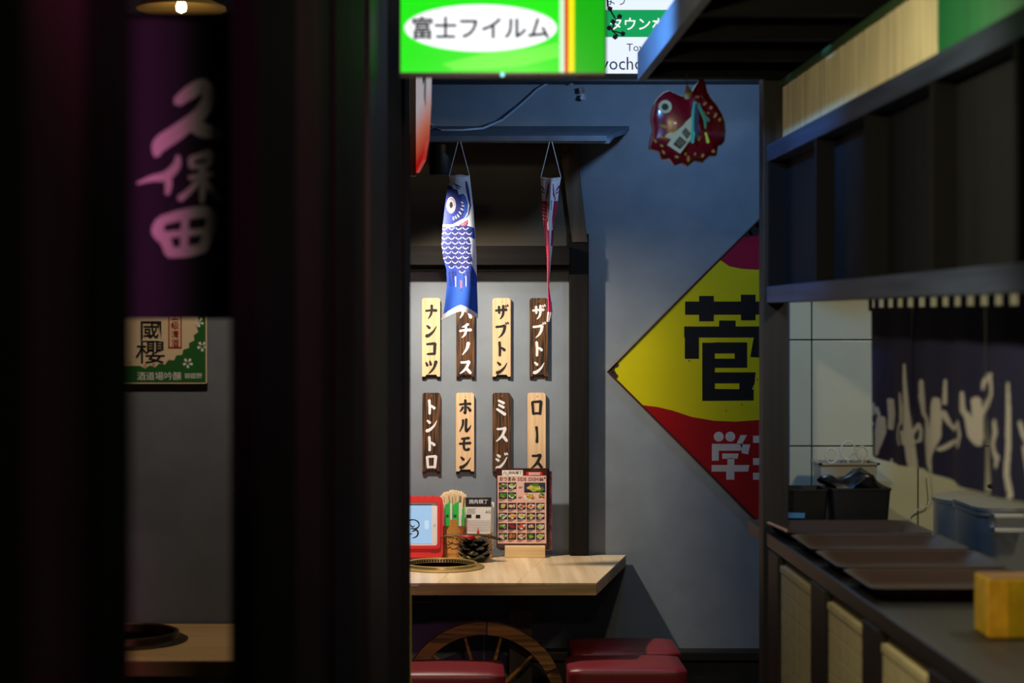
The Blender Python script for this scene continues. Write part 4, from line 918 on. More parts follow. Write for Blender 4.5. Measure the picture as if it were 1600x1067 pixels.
# twig in front of the lightbox
yw2 = 5.9
tg = thing('blossom_twig', 'dark blossom twig silhouetted against the light box', 'twig', at(950, 62, yw2))
M_twig = mat('dark twig', (22, 18, 26), .8)
part('stem', MB().tube([at(948, -20, yw2), at(950, 10, yw2), at(962, 30, yw2), at(956, 48, yw2), at(966, 56, yw2)], .0028, 6), M_twig, tg)
part('branch', MB().tube([at(962, 30, yw2), at(972, 24, yw2)], .0018, 6), M_twig, tg)
part('branch', MB().tube([at(956, 48, yw2), at(972, 52, yw2), at(977, 52, yw2)], .0022, 6), M_twig, tg)
for (a, b) in [(953, 14), (968, 26), (958, 34), (973, 53), (952, 44), (961, 58)]:
    c = at(a, b, yw2-.004); mb = MB()
    for k in range(5):
        t_ = k*1.2566+a; d = Vector((math.cos(t_), -.35, math.sin(t_)))*.009; n_ = Vector((-math.sin(t_), 0, math.cos(t_)))*.0045
        mb.add([c, c+d*.6+n_, c+d, c+d*.6-n_], [(0, 1, 2, 3)])
    part('blossom', mb, mat('purple dark blossom', (52, 34, 60), .8), tg)

# ------------------------------------------------------------------ counter
CXF = .835
ct = thing('serving_counter', 'long dark bar counter with tiled front panels along the aisle', 'counter', (1.03, 3.6, 0))
M_ctop = wood('dark counter top', (24, 24, 26), (36, 35, 36), 'y', 30, .45)
part('worktop', MB().box(CXF, 1.232, 1.6, 5.42, 1.012, 1.05, .003), M_ctop, ct)
part('carcass', MB().box(CXF+.03, 1.225, 1.62, 5.40, 0, 1.012), M_dark, ct)
M_brick = mat('olive beige brick slip', (196, 186, 146), .7, noise=.12, nscale=25, bump=.3, bscale=120)
base_y = [(4.45, 4.89), (3.89, 4.27), (3.35, 3.73), (2.82, 3.20), (2.28, 2.66), (1.75, 2.13)]
shared = {}
for bi, (a, b) in enumerate(base_y):
    fl = part('front_panel', MB().box(CXF+.014, CXF+.031, a, b, .10, 1.0), mat('grey mortar', (120, 112, 90), .9), ct)
    for r_ in range(19):
        z = .97-.0465*r_
        key = round(b-a, 3)
        if key not in shared:
            o = part('brick', MB().box(CXF+.004, CXF+.016, 0, b-a, 0, .0445, .0012), M_brick, ct)
            me = o.data
            off = ROOT[ct]; me.transform(__import__('mathutils').Matrix.Translation(off)); shared[key] = me
        else:
            o = bpy.data.objects.new('brick', shared[key]); C.objects.link(o)
        o.parent = fl; o.location = Vector((0, a, z-.0445))-ROOT[ct]
    part('panel_cap', MB().box(CXF+.001, CXF+.02, a, b, .972, .988, .001), M_brick, ct)
pe = [5.05]+[q for ab in base_y for q in (ab[1], ab[0])]
for i in range(0, len(pe)-1, 2):
    hi, lo = pe[i], pe[i+1]
    part('post', MB().box(CXF-.004, CXF+.03, lo+.006, hi-.006, 0, 1.011, .002), M_dark, ct)

# trays
M_tray = mat('dark brown tray', (52, 34, 28), .38, noise=.08, nscale=10)
def tray(x0, x1, y0, y1, z, lab):
    t = thing('serving_tray', lab, 'tray', ((x0+x1)/2, (y0+y1)/2, z), 'brown trays along the counter')
    cx_, cy_ = (x0+x1)/2, (y0+y1)/2
    prof = [(.035, 0), (.030, .001), (.004, .026), (0, .028), (.003, .029), (.010, .026), (.034, .005), (.05, .004)]
    v = []; n = None
    for ins, h in prof:
        q = rr2(x0+ins, x1-ins, y0+ins, y1-ins, .03, 4); n = len(q); v += [(a, b, z+h) for a, b in q]
    f = [(i*n+k, i*n+(k+1) % n, (i+1)*n+(k+1) % n, (i+1)*n+k) for i in range(len(prof)-1) for k in range(n)]
    f += [tuple(range(n))[::-1], tuple((len(prof)-1)*n+k for k in range(n))]
    part('tray_body', MB().add(v, f), M_tray, t, 35)
    return t
ys = [(4.82, 5.13, 'farthest from the camera'), (4.49, 4.80, 'second from the far end'), (4.17, 4.47, 'third from the far end'), (3.84, 4.15, 'nearest to the yellow box')]
for i, (a, b, nm) in enumerate(ys):
    tray(.842, 1.222, a, b, 1.051, 'dark brown serving tray on the counter, '+nm)
# small things on the far end of the counter
tn = solo('wooden_spatula', MB().box(.84, .853, 4.60, 4.78, 1.0805, 1.0835) if 0 else MB().tube([at(1200, 817, 5.02), at(1228, 829, 4.86)], .004, 6), mat('pale wood stick', (190, 150, 120), .6), 'pale wooden stick resting on the rim of the far tray', 'stick')
tn.location.z += .0
def bin_(xc, yc, wx, wy, h, lab, name):
    t = thing(name, lab, 'container', (xc, yc, 1.05)); v = []; n = None
    prof = [(.90, 0), (1.0, h-.006), (1.03, h-.006), (1.03, h), (.95, h), (.86, .006)]
    for s_, hh in prof:
        q = rr2(-wx/2*s_, wx/2*s_, -wy/2*s_, wy/2*s_, .012*s_, 4); n = len(q); v += [(xc+a, yc+b, 1.0505+hh) for a, b in q]
    f = [(i*n+k, i*n+(k+1) % n, (i+1)*n+(k+1) % n, (i+1)*n+k) for i in range(len(prof)-1) for k in range(n)]+[tuple(range(n))[::-1], tuple((len(prof)-1)*n+k for k in range(n))]
    part('bin_body', MB().add(v, f), M_black, t, 35); return t
yb2 = 5.26
b_ = bin_(X_(1247, yb2), yb2, .145, .13, .105, 'black open tub on the far counter end, beside the dark post', 'storage_tub')
c = at(1237, 806, 5.175)
solo('blue_cloth', MB().add([c+Vector((a, b, h)) for a, b, h in [(-.035, 0, -.006), (.035, 0, -.006), (.04, .02, .006), (-.03, .02, .008), (-.03, .03, -.006), (.035, .03, -.006)]], [(0, 1, 2, 3), (3, 2, 5, 4), (0, 3, 4), (1, 5, 2), (0, 4, 5, 1)]), mat('blue wrapper', (60, 120, 190), .4), 'small blue wrapper in front of the black tub', 'wrapper')
b2 = bin_(X_(1338, yb2), yb2, .165, .13, .108, 'black open tub under the black bag on the counter', 'storage_tub')
bm = bmesh.new(); bmesh.ops.create_icosphere(bm, subdivisions=3, radius=1)
rng = random.Random(4)
for v in bm.verts:
    q = v.co; k_ = 1+.16*math.sin(q.x*7+1)*math.cos(q.z*6)+.1*math.sin(q.y*9+q.x*4); v.co = Vector((X_(1330, yb2)+q.x*.086*k_, yb2+q.y*.05*k_, 1.165+q.z*.032*k_+.012*math.sin(q.x*5)))
solo('black_bag', MB().bm(bm), mat('black plastic film', (16, 16, 17), .3), 'crumpled black plastic bag on top of a tub', 'bag', smooth=60)
# translucent pan with ring handled cups behind
yk = 5.47; xa, xb_ = X_(1276, yk), X_(1364, yk)
M_clear = mat('cloudy plastic', (150, 146, 136), .3); 
pk = thing('plastic_pan', 'cloudy grey plastic pan behind the black bag', 'pan', ((xa+xb_)/2, yk, 1.05))
mb = MB(); zt2 = Z_(722, yk)
mb.add([(xa+.012, yk-.05, 1.051), (xb_-.012, yk-.05, 1.051), (xb_-.012, yk+.05, 1.051), (xa+.012, yk+.05, 1.051), (xa, yk-.06, zt2), (xb_, yk-.06, zt2), (xb_, yk+.06, zt2), (xa, yk+.06, zt2)], [(3,2,1,0), (0,1,5,4), (1,2,6,5), (2,3,7,6), (3,0,4,7)])
part('pan_body', mb, M_clear, pk)
mb = MB()
for (a, b, c_, d) in [(xa-.006, xb_+.006, yk-.066, yk-.058), (xa-.006, xb_+.006, yk+.058, yk+.066), (xa-.006, xa+.003, yk-.066, yk+.066), (xb_-.003, xb_+.006, yk-.066, yk+.066)]: mb.box(a, b, c_, d, zt2-.003, zt2+.002)
part('pan_rim', mb, M_clear, pk)
for i, (px, py, r_) in enumerate([(1299, 712, .017), (1325, 704, .021), (1347, 708, .015)]):
    c = at(px, py, yk); zz = c.z
    t = thing('wire_ladle', ['pale ring-handled ladle in the cloudy pan, beside the tile joint', 'pale ring-handled ladle in the middle of the cloudy pan', 'pale ring-handled ladle nearest the noren in the cloudy pan'][i], 'ladle', (c.x, yk, 1.06), 'ring handled ladles in the plastic pan')
    part('ring_handle', MB().tube([c+Vector((r_*math.cos(a), 0, r_*1.25*math.sin(a))) for a in np.linspace(0, 6.283, 25)], .0026, 8), mat('pale wire', (196, 194, 186), .35), t, 60)
    part('stem', MB().tube([c+Vector((0, 0, -r_*1.25)), Vector((c.x, yk, 1.07))], .0026, 6), mat('pale wire', (196, 194, 186), .35), t)
    part('ladle_bowl', MB().lathe([(0, 0), (.014, .004), (.018, .014)], (c.x, yk, 1.056), 16), M_steel, t, 60)
solo('white_cord', MB().tube([at(1452, 740, 5.58), at(1455, 775, 5.58), at(1450, 790, 5.58), at(1432, 797, 5.58), at(1422, 806, 5.58), at(1418, 830, 5.58)], .0022, 6), mat('white flex', (200, 202, 196), .5), 'thin white cord hanging on the tiled wall', 'cord', smooth=60)

# back worktop and steel pots
kb = thing('kitchen_worktop', 'low steel kitchen worktop behind the bar counter', 'worktop', (1.65, 4.2, 0))
part('top', MB().box(1.24, 2.1, 2.0, 5.58, .82, .86), M_steel, kb); part('body', MB().box(1.26, 2.08, 2.02, 5.56, 0, .82), M_black, kb)
c = Vector((1.50, 5.27, .861)); rp = c.x-X_(1461, 5.27); h = Z_(778, 5.27)-.861
t = thing('stock_pot', 'round steel stock pot with a lid below the noren', 'pot', c)
part('pot_body', MB().lathe([(rp*.98, 0), (rp, .006), (rp, h-.012), (rp*1.03, h-.008), (rp*1.03, h-.003), (rp, h-.002)], c, 48), M_steel, t, 40)
part('lid', MB().lathe([(rp*1.03, h-.002), (rp*1.03, h+.002), (rp*.9, h+.008), (.0, h+.014)], c, 48), M_steel, t, 40)
part('lid_knob', MB().lathe([(.012, h+.012), (.012, h+.024), (.024, h+.028), (.024, h+.036), (.01, h+.042)], c, 20), M_black, t, 40)
yp = 4.75; xl = X_(1532, yp); zr = Z_(800, yp)
t = thing('soup_kettle', 'square steel soup container with a bar handle beside the pots', 'container', (xl+.15, yp+.14, .861))
v = []; prof = [(.004, 0), (0, .004), (0, zr-.861-.014), (-.006, zr-.861-.01), (-.006, zr-.861-.002), (0, zr-.861)]
for ins, hh in prof:
    q = rr2(xl+ins, xl+.32-ins, yp+ins, yp+.28-ins, .05, 7); n = len(q); v += [(a, b, .861+hh) for a, b in q]
f = [(i*n+k, i*n+(k+1) % n, (i+1)*n+(k+1) % n, (i+1)*n+k) for i in range(len(prof)-1) for k in range(n)]+[tuple(range(n))[::-1], tuple((len(prof)-1)*n+k for k in range(n))]
part('kettle_body', MB().add(v, f), M_steel, t, 35)
part('lid', MB().prism(rr2(xl-.006, xl+.326, yp-.006, yp+.286, .05, 7), (0, 0, zr+.010), XR, Vector((0, 1, 0)), .009), M_steel, t)
h0, h1 = at(1555, 806, yp-.03), at(1597, 828, yp-.03)
part('bar_handle', MB().tube([(h0.x, yp+.002, h0.z), (h0.x, yp-.03, h0.z), (h1.x, yp-.03, h0.z), (h1.x, yp+.002, h0.z)], .007, 8).tube([(h0.x, yp+.002, h1.z), (h0.x, yp-.03, h1.z), (h1.x, yp-.03, h1.z), (h1.x, yp+.002, h1.z)], .007, 8), M_steel, t, 40)
part('handle_plate', MB().box(h0.x, h1.x, yp-.034, yp-.028, h1.z, h0.z, .002), M_steel, t)

# yellow box in front
ybx = 3.42; xb0 = X_(1546, ybx)
t = thing('yellow_box', 'yellow cardboard box standing on the near counter', 'box', (xb0+.07, ybx+.05, 1.0505))
part('carton', MB().box(xb0, xb0+.15, ybx, ybx+.10, 1.051, 1.155, .002), mat('yellow card', (196, 160, 24), .4, noise=.25, nscale=20), t)
part('corner_print', MB().box(xb0-.0006, xb0+.035, ybx-.0008, ybx+.02, 1.052, 1.154), mat('amber card print', (226, 170, 40), .4, noise=.3, nscale=30), t)
part('lid_flap', MB().box(xb0+.004, xb0+.146, ybx+.004, ybx+.096, 1.154, 1.157), mat('brown card', (120, 84, 40), .5), t)

# ------------------------------------------------------------------ lattice shelf frame above the counter
XF = .835
lf = thing('lattice_frame', 'dark framed lintel with recessed panels above the counter', 'frame', (XF+.04, 3.8, Z_(475, 5.08)))
zl0, zl1, zl2, zl3 = 1.664, 1.708, 2.04, 2.085
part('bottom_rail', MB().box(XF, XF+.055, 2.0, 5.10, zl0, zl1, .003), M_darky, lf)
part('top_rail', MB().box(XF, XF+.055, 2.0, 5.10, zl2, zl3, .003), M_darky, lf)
M_div = wood('black divider wood', (6, 6, 7), (11, 11, 11), 'z', 40, .7, spec=.2)
dv = [5.075, 4.42, 3.885, 3.345, 2.84, 2.33]
for i, q in enumerate(dv):
    part('divider', MB().box(XF+.003, XF+.052, q-.012, q+.012, zl1-.001, zl2+.001), M_div, lf)
M_back = wood('bluish back board', (9, 11, 15), (16, 18, 23), 'z', 40, .7, spec=.2)
for i in range(5):
    part('back_board', MB().box(XF+.046, XF+.054, dv[i+1]+.012, dv[i]-.012, zl1, zl2), M_back, lf)
struct('trim_5', MB().box(X_(1191, 5.12), X_(1191, 5.12)+.068, 5.105, 5.175, 0, 2.9, .003), M_dark, 'dark post at the far end of the counter')

# ribbed bamboo screen above the frame
M_cream = mat('cream bamboo screen', (224, 215, 176), .6, noise=.22, nscale=30, stretch=(1, 1, .1))
M_grn = mat('green stem screen', (12, 108, 60), .55, noise=.15, nscale=20, stretch=(1, 1, .1))  # near stretch of the stems in plain green
def ribbed(y0, y1, m, lab, z0=2.0855, z1=2.243):
    mb = MB(); n = int((y1-y0)/.011); t = thing('bamboo_screen', lab, 'screen', (XF+.045, (y0+y1)/2, z0))
    for k in range(n):
        yy = y0+(k+.5)*(y1-y0)/n; r_ = .0056*rng.uniform(.85, 1.05)
        mb.add([(XF+.045+r_*math.cos(a)*.9, yy+r_*math.sin(a), z) for z in (z0, z1-rng.uniform(0, .006)) for a in np.linspace(0, 6.283, 7)[:-1]], [(i, (i+1) % 6, 6+(i+1) % 6, 6+i) for i in range(6)]+[(6, 7, 8, 9, 10, 11)])
    o = part('bamboo_stems', mb, m, t); o['kind'] = 'stuff'
    part('binding_rail', MB().box(XF+.03, XF+.06, y0, y1, z1-.004, z1+.012, .002), mat('mossy rail', (54, 92, 50), .7), t)
    return t
ribbed(3.46, 5.08, M_cream, 'cream bamboo stem screen above the lintel frame')
ribbed(2.2, 3.455, M_grn, 'green bamboo stem screen above the lintel frame')

# ------------------------------------------------------------------ slatted canopy over the counter
M_can = wood('black canopy wood', (8, 8, 9), (14, 14, 15), 'x', 40, .8, spec=.2)
zc0 = Z_(123, 5.05); cn = thing('slatted_canopy', 'dark slatted canopy with a blue-lit fascia board over the counter', 'canopy', (.9, 3.8, zc0))
xfas = X_(996, 5.08)
M_fas = mat('blue grey fascia paint', (120, 132, 150), .5, noise=.15, nscale=18, stretch=(1, .15, 1))
part('fascia', MB().box(xfas, xfas+.022, 2.4, 5.08, zc0-.002, zc0+.075, .002), M_fas, cn)
for i in range(7):
    y1 = 5.07-i*.352
    part('slat', MB().box(xfas+.022, 1.35, y1-.05, y1, zc0, zc0+.07, .002), M_can, cn)
    part('slat_board', MB().box(xfas+.022, 1.35, y1-.27, y1-.052, zc0+.045, zc0+.058), M_can, cn)
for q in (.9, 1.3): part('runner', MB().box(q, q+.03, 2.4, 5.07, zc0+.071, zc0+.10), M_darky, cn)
for q in (3.0, 4.6): part('hanger', MB().tube([(.915, q, zc0+.1), (.915, q, 2.9)], .008, 8), M_black, cn)

# ------------------------------------------------------------------ noren
XN = .955
PXN = lambda px: FPX*XN/(px-CX)
nr = thing('noren', 'navy noren curtain with white brush strokes hanging under the lintel', 'curtain', (XN, 3.6, 1.3), None)
rod_z = 1.668
part('rod', MB().tube([(XN, 2.3, rod_z+.012), (XN, 4.38, rod_z+.012)], .008, 8), M_dark, nr)
def hemz(Y): return 1.312-.004*np.cos(Y*9)
pxs = [1361, 1424, 1458, 1537, 1577, 1640, 1720]
strokes = [[(1362,640,5),(1366,632,8),(1368,640,5)], [(1366,646,8),(1372,638,8),(1376,648,5)], [(1361,660,4),(1366,662,6)], [(1378,655,12),(1377,675,16),(1375,695,10),(1373,710,5)], [(1388,625,8),(1391,645,13),(1389,668,9)], [(1392,625,5),(1393,640,6)], [(1389,718,4),(1390,735,6)],
 [(1415,570,4),(1416,600,6),(1418,640,8),(1420,680,12),(1423,715,12),(1426,745,10)], [(1408,615,5),(1411,640,7),(1411,660,6),(1405,668,6),(1403,682,8),(1408,694,5)], [(1412,675,6),(1418,690,14)], [(1424,676,5),(1430,664,7),(1434,672,6),(1432,688,6),(1427,690,4)],
 [(1435,597,9),(1436,620,13),(1439,645,11),(1447,655,10),(1450,690,20),(1450,715,10),(1457,735,6)], [(1464,626,12),(1463,650,18),(1462,680,20),(1455,710,14),(1452,724,8)], [(1475,595,5),(1474,630,7)], [(1472,645,10),(1480,662,8),(1488,670,8),(1496,664,7),(1498,660,8)], [(1498,660,6),(1503,680,7),(1498,698,6)], [(1469,702,8),(1482,693,9),(1494,688,7)],
 [(1506,614,8),(1507,640,11),(1514,650,10),(1522,680,18),(1526,692,12)], [(1524,626,14),(1526,650,16),(1528,685,12)], [(1530,650,8),(1537,632,8),(1545,615,8),(1544,595,8),(1540,586,6)], [(1532,608,4),(1535,595,8),(1544,586,8)],
 [(1552,660,11),(1554,675,14),(1547,695,12),(1552,708,14),(1559,715,12),(1556,728,10)], [(1575,600,6),(1576,640,8),(1576,700,9),(1574,740,10),(1578,775,12)], [(1590,660,5),(1595,680,8),(1600,690,10)], [(1598,700,12),(1604,740,14),(1608,780,12)], [(1620,620,10),(1626,680,12),(1622,740,12)]]
for i in range(len(pxs)-1):
    ya, ybb = PXN(pxs[i])+.004*(i > 0), PXN(pxs[i+1])-.004
    W_ = ya-ybb; nx = max(8, int(W_/.0032)); nz = 130
    s_ = np.linspace(0, 1, nx)[None, :]; q_ = np.linspace(0, 1, nz)[:, None]
    lo = .03 if i else .0
    fl0 = np.where(s_ < .5, 1, 0)*0
    Yg = ya-s_*W_; cyy = (ya+ybb)/2
    taper = {1: .9, 2: .90, 3: .72, 4: .94}.get(i, .97)
    Yg = cyy+(Yg-cyy)*(1-(1-taper)*np.clip((q_-.55)/.45, 0, 1)**1.3)
    Zg = 1.648+(hemz(Yg)-1.648)*q_
    Xg = XN+.0025*(i % 2)+.005*np.sin((ya-s_*W_)*26)*(.3+q_)+0*q_
    P = np.stack([Xg+0*Zg, Yg+0*Zg, Zg], -1)
    Pc = (P[:-1, :-1]+P[1:, 1:])/2; pxg = CX+FPX*XN/Pc[..., 1]; pyg = CY-FPX*(Pc[..., 2]-EYE)/Pc[..., 1]
    col = np.zeros(pxg.shape+(3,)); col[:] = (8, 11, 54); m_ = np.zeros(pxg.shape, bool)
    for st in strokes: m_ |= onstroke(pxg, pyg, [(a, b, c_*.84) for a, b, c_ in st])
    col[m_] = (176, 174, 172)
    cloth('curtain_panel', P, col, nr, M_cloth)
gapsx = [1363, 1377, 1391.6, 1406.5, 1422, 1440, 1459, 1477.4, 1496, 1516, 1538, 1560, 1584, 1610]
for a, b in zip(gapsx[:-1], gapsx[1:]):
    m_ = PXN((a+b)/2)
    part('loop', MB().box(XN-.0015, XN+.0015, m_-.018, m_+.018, 1.640, rod_z+.021), mat('navy loop cloth', (24, 26, 46), .85), nr)
part('loop', MB().box(XN-.0015, XN+.0015, PXN(1362.5), PXN(1358), 1.640, rod_z+.021), mat('navy loop cloth', (24, 26, 46), .85), nr)

# ------------------------------------------------------------------ hanging papier-mache sea bream
yf_ = 5.02
def fp(u, v): return (X_(1000+u/6.667, yf_), Z_(113+v/6.667, yf_))
outl = [(110,430),(130,355),(180,270),(240,215),(300,190),(350,212),(400,235),(470,258),(505,250),(540,200),(580,130),(625,72),(660,72),(685,120),(700,190),(735,262),(800,340),(855,430),(885,520),(893,620),(880,720),(850,760),(815,770),(800,872),(720,882),(650,945),(560,928),(490,992),(430,950),(350,978),(300,908),(220,912),(190,830),(85,805),(98,715),(125,600),(108,500)]
fo = [fp(*q) for q in outl]; cxf, czf = fp(500, 560)
fi = thing('sea_bream_ornament', 'glossy red papier-mache sea bream ornament hanging from the canopy', 'ornament', (cxf, yf_, fp(490, 992)[1]))
M_fish = mat('red lacquer', (104, 11, 21), .22, noise=.25, nscale=14, coat=.5)
v = []; n = len(fo); prof = [(1, 0), (.985, -.010), (.93, -.019), (.8, -.027), (.55, -.033), (.28, -.035), (0.0, -.036)]
for s_, d in prof:
    v += [(cxf+(a-cxf)*s_, yf_+d, czf+(b-czf)*s_) for a, b in fo]
m0 = len(v)
for s_, d in prof[1:]:
    v += [(cxf+(a-cxf)*s_, yf_-d*.6, czf+(b-czf)*s_) for a, b in fo]
f = [(i*n+k, (i+1)*n+k, (i+1)*n+(k+1) % n, i*n+(k+1) % n) for i in range(len(prof)-1) for k in range(n)]
f += [(k, (k+1) % n, m0+(k+1) % n, m0+k) for k in range(n)]+[(m0+i*n+k, m0+i*n+(k+1) % n, m0+(i+1)*n+(k+1) % n, m0+(i+1)*n+k) for i in range(len(prof)-2) for k in range(n)]
part('fish_body', MB().add(v, f), M_fish, fi, 50)
def fdep(u, v):
    x, z = fp(u, v); ang = math.atan2(z-czf, x-cxf); rad = math.hypot(x-cxf, z-czf); best = 1e9
    for k in range(n):
        (xa_, za_), (xb2, zb2) = fo[k], fo[(k+1) % n]; dx, dz = math.cos(ang), math.sin(ang); ex, ez = xb2-xa_, zb2-za_
        den = dx*ez-dz*ex
        if abs(den) < 1e-12: continue
        t_ = ((xa_-cxf)*ez-(za_-czf)*ex)/den; q_ = ((xa_-cxf)*dz-(za_-czf)*dx)/den
        if t_ > 0 and -1e-6 <= q_ <= 1.000001: best = min(best, t_)
    r_ = min(1, rad/best); return float(np.interp(r_, [p_[0] for p_ in prof[::-1]], [p_[1] for p_ in prof[::-1]]))
def disc(u, v, r_, dy, m, nm, asp=1):
    a, b = fp(u, v); r_ = r_/6.667*yf_/FPX
    return part(nm, MB().prism([(a+r_*math.cos(t), b+r_*asp*math.sin(t)) for t in np.linspace(0, 6.283, 25)[:-1]], (0, yf_+dy, 0), XR, ZU, .012), m, fi)
M_gold = mat('gold paint', (150, 100, 28), .4); M_crm = mat('cream paint', (172, 158, 116), .5)
disc(248, 372, 68, fdep(290, 410)-.002, M_crm, 'eye_ring'); disc(244, 374, 35, fdep(290, 410)-.0035, M_ink, 'pupil')
rng = random.Random(9)
for (u_, v_, a_, b_, an) in [(235,840,26,12,1.0),(490,910,14,34,0),(640,875,16,22,.4),(750,830,18,18,0),(215,775,20,12,.6),(150,725,12,28,-.6),(250,580,60,16,.3),(330,610,50,14,-.5),(580,270,24,14,0),(725,380,16,20,.4),(770,460,14,30,.5),(815,505,12,20,.4),(650,430,20,12,.3),(690,440,18,10,-.3),(600,700,14,30,.3),(660,340,14,26,.8),(610,390,20,10,.2),(370,890,22,14,.3),(210,680,24,14,1.2),(460,860,10,20,0),(560,860,10,16,.3),(300,680,40,10,.4)]:
    a, b = fp(u_, v_); k_ = yf_/FPX/6.667
    dep = fdep(u_, v_)-.0022
    pts = [(a+k_*(a_*math.cos(t)*math.cos(an)-b_*math.sin(t)*math.sin(an)), b-k_*(a_*math.cos(t)*math.sin(an)+b_*math.sin(t)*math.cos(an))) for t in np.linspace(0, 6.283, 11)[:-1]]
    part('gold_scale', MB().prism(pts, (0, yf_+dep, 0), XR, ZU, .008), M_gold, fi)
tagp = [(265,770),(400,860),(600,590),(520,475),(450,540),(440,560),(330,650),(260,660),(250,690),(310,710)]
part('paper_tag', MB().prism([fp(*q) for q in tagp], (0, yf_-.040, 0), XR, ZU, .002), M_crm, fi)
for q in ([(325,765),(395,680),(465,740),(395,815)], [(415,640),(455,590),(510,650),(465,710)]):
    part('tag_print', MB().prism([fp(*z_) for z_ in q], (0, yf_-.0412, 0), XR, ZU, 0), M_ink, fi)
for ch_, q in (('福', (395, 748)), ('鯛', (460, 652))):
    a, b = fp(*q); part('tag_lettering', text_mb(ch_, 82/6.667*yf_/FPX, (a, yf_-.0416, b), Vector((.74, 0, .67)), Vector((-.67, 0, .74)), .0), mat('gold tag ink', (110, 96, 60), .5), fi)
for pts, cl in [([(545,330,18),(530,450,30),(525,600,28),(520,740,34)], (20,150,120)), ([(560,330,14),(610,430,22),(650,520,24),(655,600,18)], (30,120,70)), ([(590,340,14),(640,450,20),(690,520,40)], (50,90,76)), ([(560,350,20),(565,470,50),(560,600,44),(575,700,30)], (24,24,48)), ([(660,650,24),(672,690,26),(684,745,34)], (186,180,50)), ([(540,640,22),(530,690,26),(524,745,34)], (70,190,150)), ([(590,560,16),(600,640,14)], (110,20,60))]:
    part('ribbon', MB().ribbon([(*fp(a, b), c_/6.667*yf_/FPX) for a, b, c_ in pts], (0, yf_-.043-.0006*len(pts)-rng.uniform(0, .002), 0), XR, ZU), mat('ribbon %d %d %d' % cl, cl, .5), fi)
part('straw_knot', MB().tube([Vector((fp(480, 300)[0], yf_-.012, fp(480, 300)[1])), Vector((fp(500, 230)[0], yf_-.02, fp(500, 230)[1])), Vector((fp(490, 150)[0], yf_-.005, fp(490, 150)[1]))], [.008, .011, .004], 8), mat('straw', (150, 118, 66), .8), fi)
a, b = fp(488, 150)
part('hanging_string', MB().tube([(a, yf_-.005, b-.01), (a, yf_, zc0+.01)], .0016, 6), mat('dark twine', (60, 56, 52), .8), fi)

# ------------------------------------------------------------------ lamps (fittings with their light)
(lx, ly, lz), lpw = TABLE_SPOT
t = thing('track_spot', 'black track spotlight aimed at the alcove table', 'lamp', (lx, ly, lz))
d = (Vector((.25, 6.85, .75))-Vector((lx, ly, lz))).normalized(); L0 = Vector((lx, ly, lz))
part('can', MB().tube([L0-d*.14, L0-d*.005], .035, 16, cap=False), M_black, t); part('stem', MB().tube([L0-d*.08, Vector((L0-d*.08).to_tuple()[:2]+(2.9,))], .008, 8), M_black, t)
lamp('spot_light', 'SPOT', tuple(L0), (1, .87, .70), lpw, t, (.42, 6.85, .62), 114, 1.0, .022)
(ax, ay, az), ap = AISLE_LAMP
t = thing('overhead_lamp', 'small warm ceiling downlight over the aisle', 'lamp', (ax, ay, az))
part('trim_ring', MB().lathe([(.05, .1), (.055, .0), (.045, 0), (.04, .08)], (ax, ay, az), 24), M_black, t, 40)
lamp('aisle_light', 'SPOT', (ax, ay, az), (1, .85, .52), ap, t, (.9, 4.0, 1.62), 125, .6, .04)
(ax, ay, az), ap = FILL_LAMP
t = thing('overhead_lamp', 'added warm fill lamp behind the viewpoint', 'lamp', (ax, ay, az))
part('trim_ring', MB().lathe([(.05, .1), (.055, .0), (.045, 0), (.04, .08)], (ax, ay, az), 24), M_black, t, 40)
lamp('fill_light', 'POINT', (ax, ay, az), (1, .82, .70), ap, t, size=.05)
(ax, ay, az), ap = BLUE_LAMP
t = thing('overhead_lamp', 'small blue ceiling lamp over the middle of the aisle', 'lamp', (ax, ay, az))
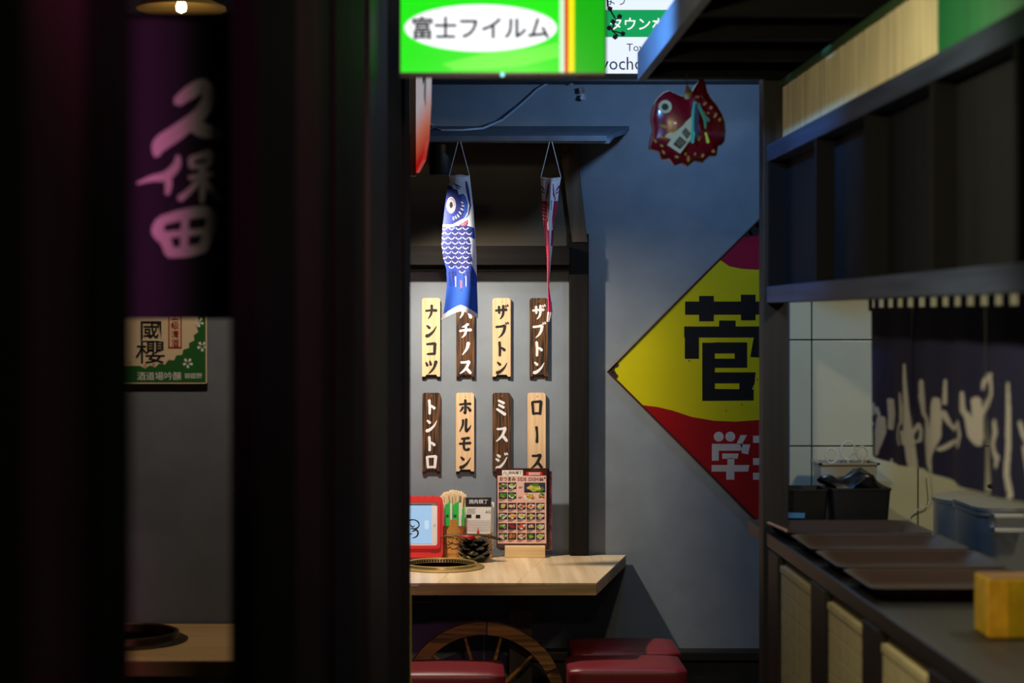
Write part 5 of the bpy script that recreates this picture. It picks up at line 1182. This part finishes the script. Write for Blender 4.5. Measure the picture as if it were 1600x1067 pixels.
part('trim_ring', MB().lathe([(.05, .1), (.055, .0), (.045, 0), (.04, .08)], (ax, ay, az), 24), M_black, t, 40)
lamp('blue_light', 'SPOT', (ax, ay, az), (.14, .44, 1), ap, t, (.75, 4.8, 2.32), 104, .8, .05)
M_puck = mat('violet white led', (120, 120, 200), .3, emit=(190, 190, 255), est=6)
for i, (px, py, w_) in enumerate([(1058.5, 94, .008), (1083, 92, .014)]):
    c = at(px, py, 6.3)
    t = thing('led_lamp', ['small round violet-white lamp glimpsed through the canopy slats', 'wider violet-white lamp glimpsed through the canopy slats'][i], 'lamp', c)
    part('lens', MB().box(c.x-w_, c.x+w_, c.y-.01, c.y+.01, c.z-.008, c.z+.008, .004), M_puck, t)
    part('rod', MB().tube([c+Vector((0, .005, .006)), Vector((c.x, c.y+.005, 2.9))], .003, 6), M_black, t)
    lamp('led_light', 'POINT', (c.x, c.y-.03, c.z-.02), (.32, .58, 1), BLUE_PUCKS, t, size=.02)
(ax, ay, az), ap = KITCHEN_LAMP
t = thing('kitchen_lamp', 'tubular kitchen ceiling lamp behind the bar', 'lamp', (ax, ay, az))
part('tube_body', MB().tube([(ax, ay-.3, az+.03), (ax, ay+.3, az+.03)], .018, 12), mat('lit tube', (230, 230, 210), .4, emit=(255, 246, 214), est=2), t)
part('bracket', MB().box(ax-.03, ax+.03, ay-.3, ay+.3, az+.05, 2.9), M_white, t)
lamp('kitchen_light', 'POINT', (ax, ay, az), (1, .90, .66), ap, t, size=.1)
(ax, ay, az), ap = MAGENTA_LAMP
t = thing('neon_lamp', 'magenta neon lamp on the ceiling near the screen', 'lamp', (ax, ay, az))
part('tube_body', MB().tube([(ax, ay-.2, az+.03), (ax, ay+.2, az+.03)], .012, 10), mat('lit magenta tube', (120, 20, 80), .4, emit=(255, 60, 160), est=2), t)
part('bracket', MB().box(ax-.02, ax+.02, ay-.2, ay+.2, az+.05, 2.9), M_black, t)
lamp('magenta_light', 'SPOT', (ax, ay, az), (1, .2, .62), ap, t, (-.36, 2.2, 2.02), 36, 1.0, .08)
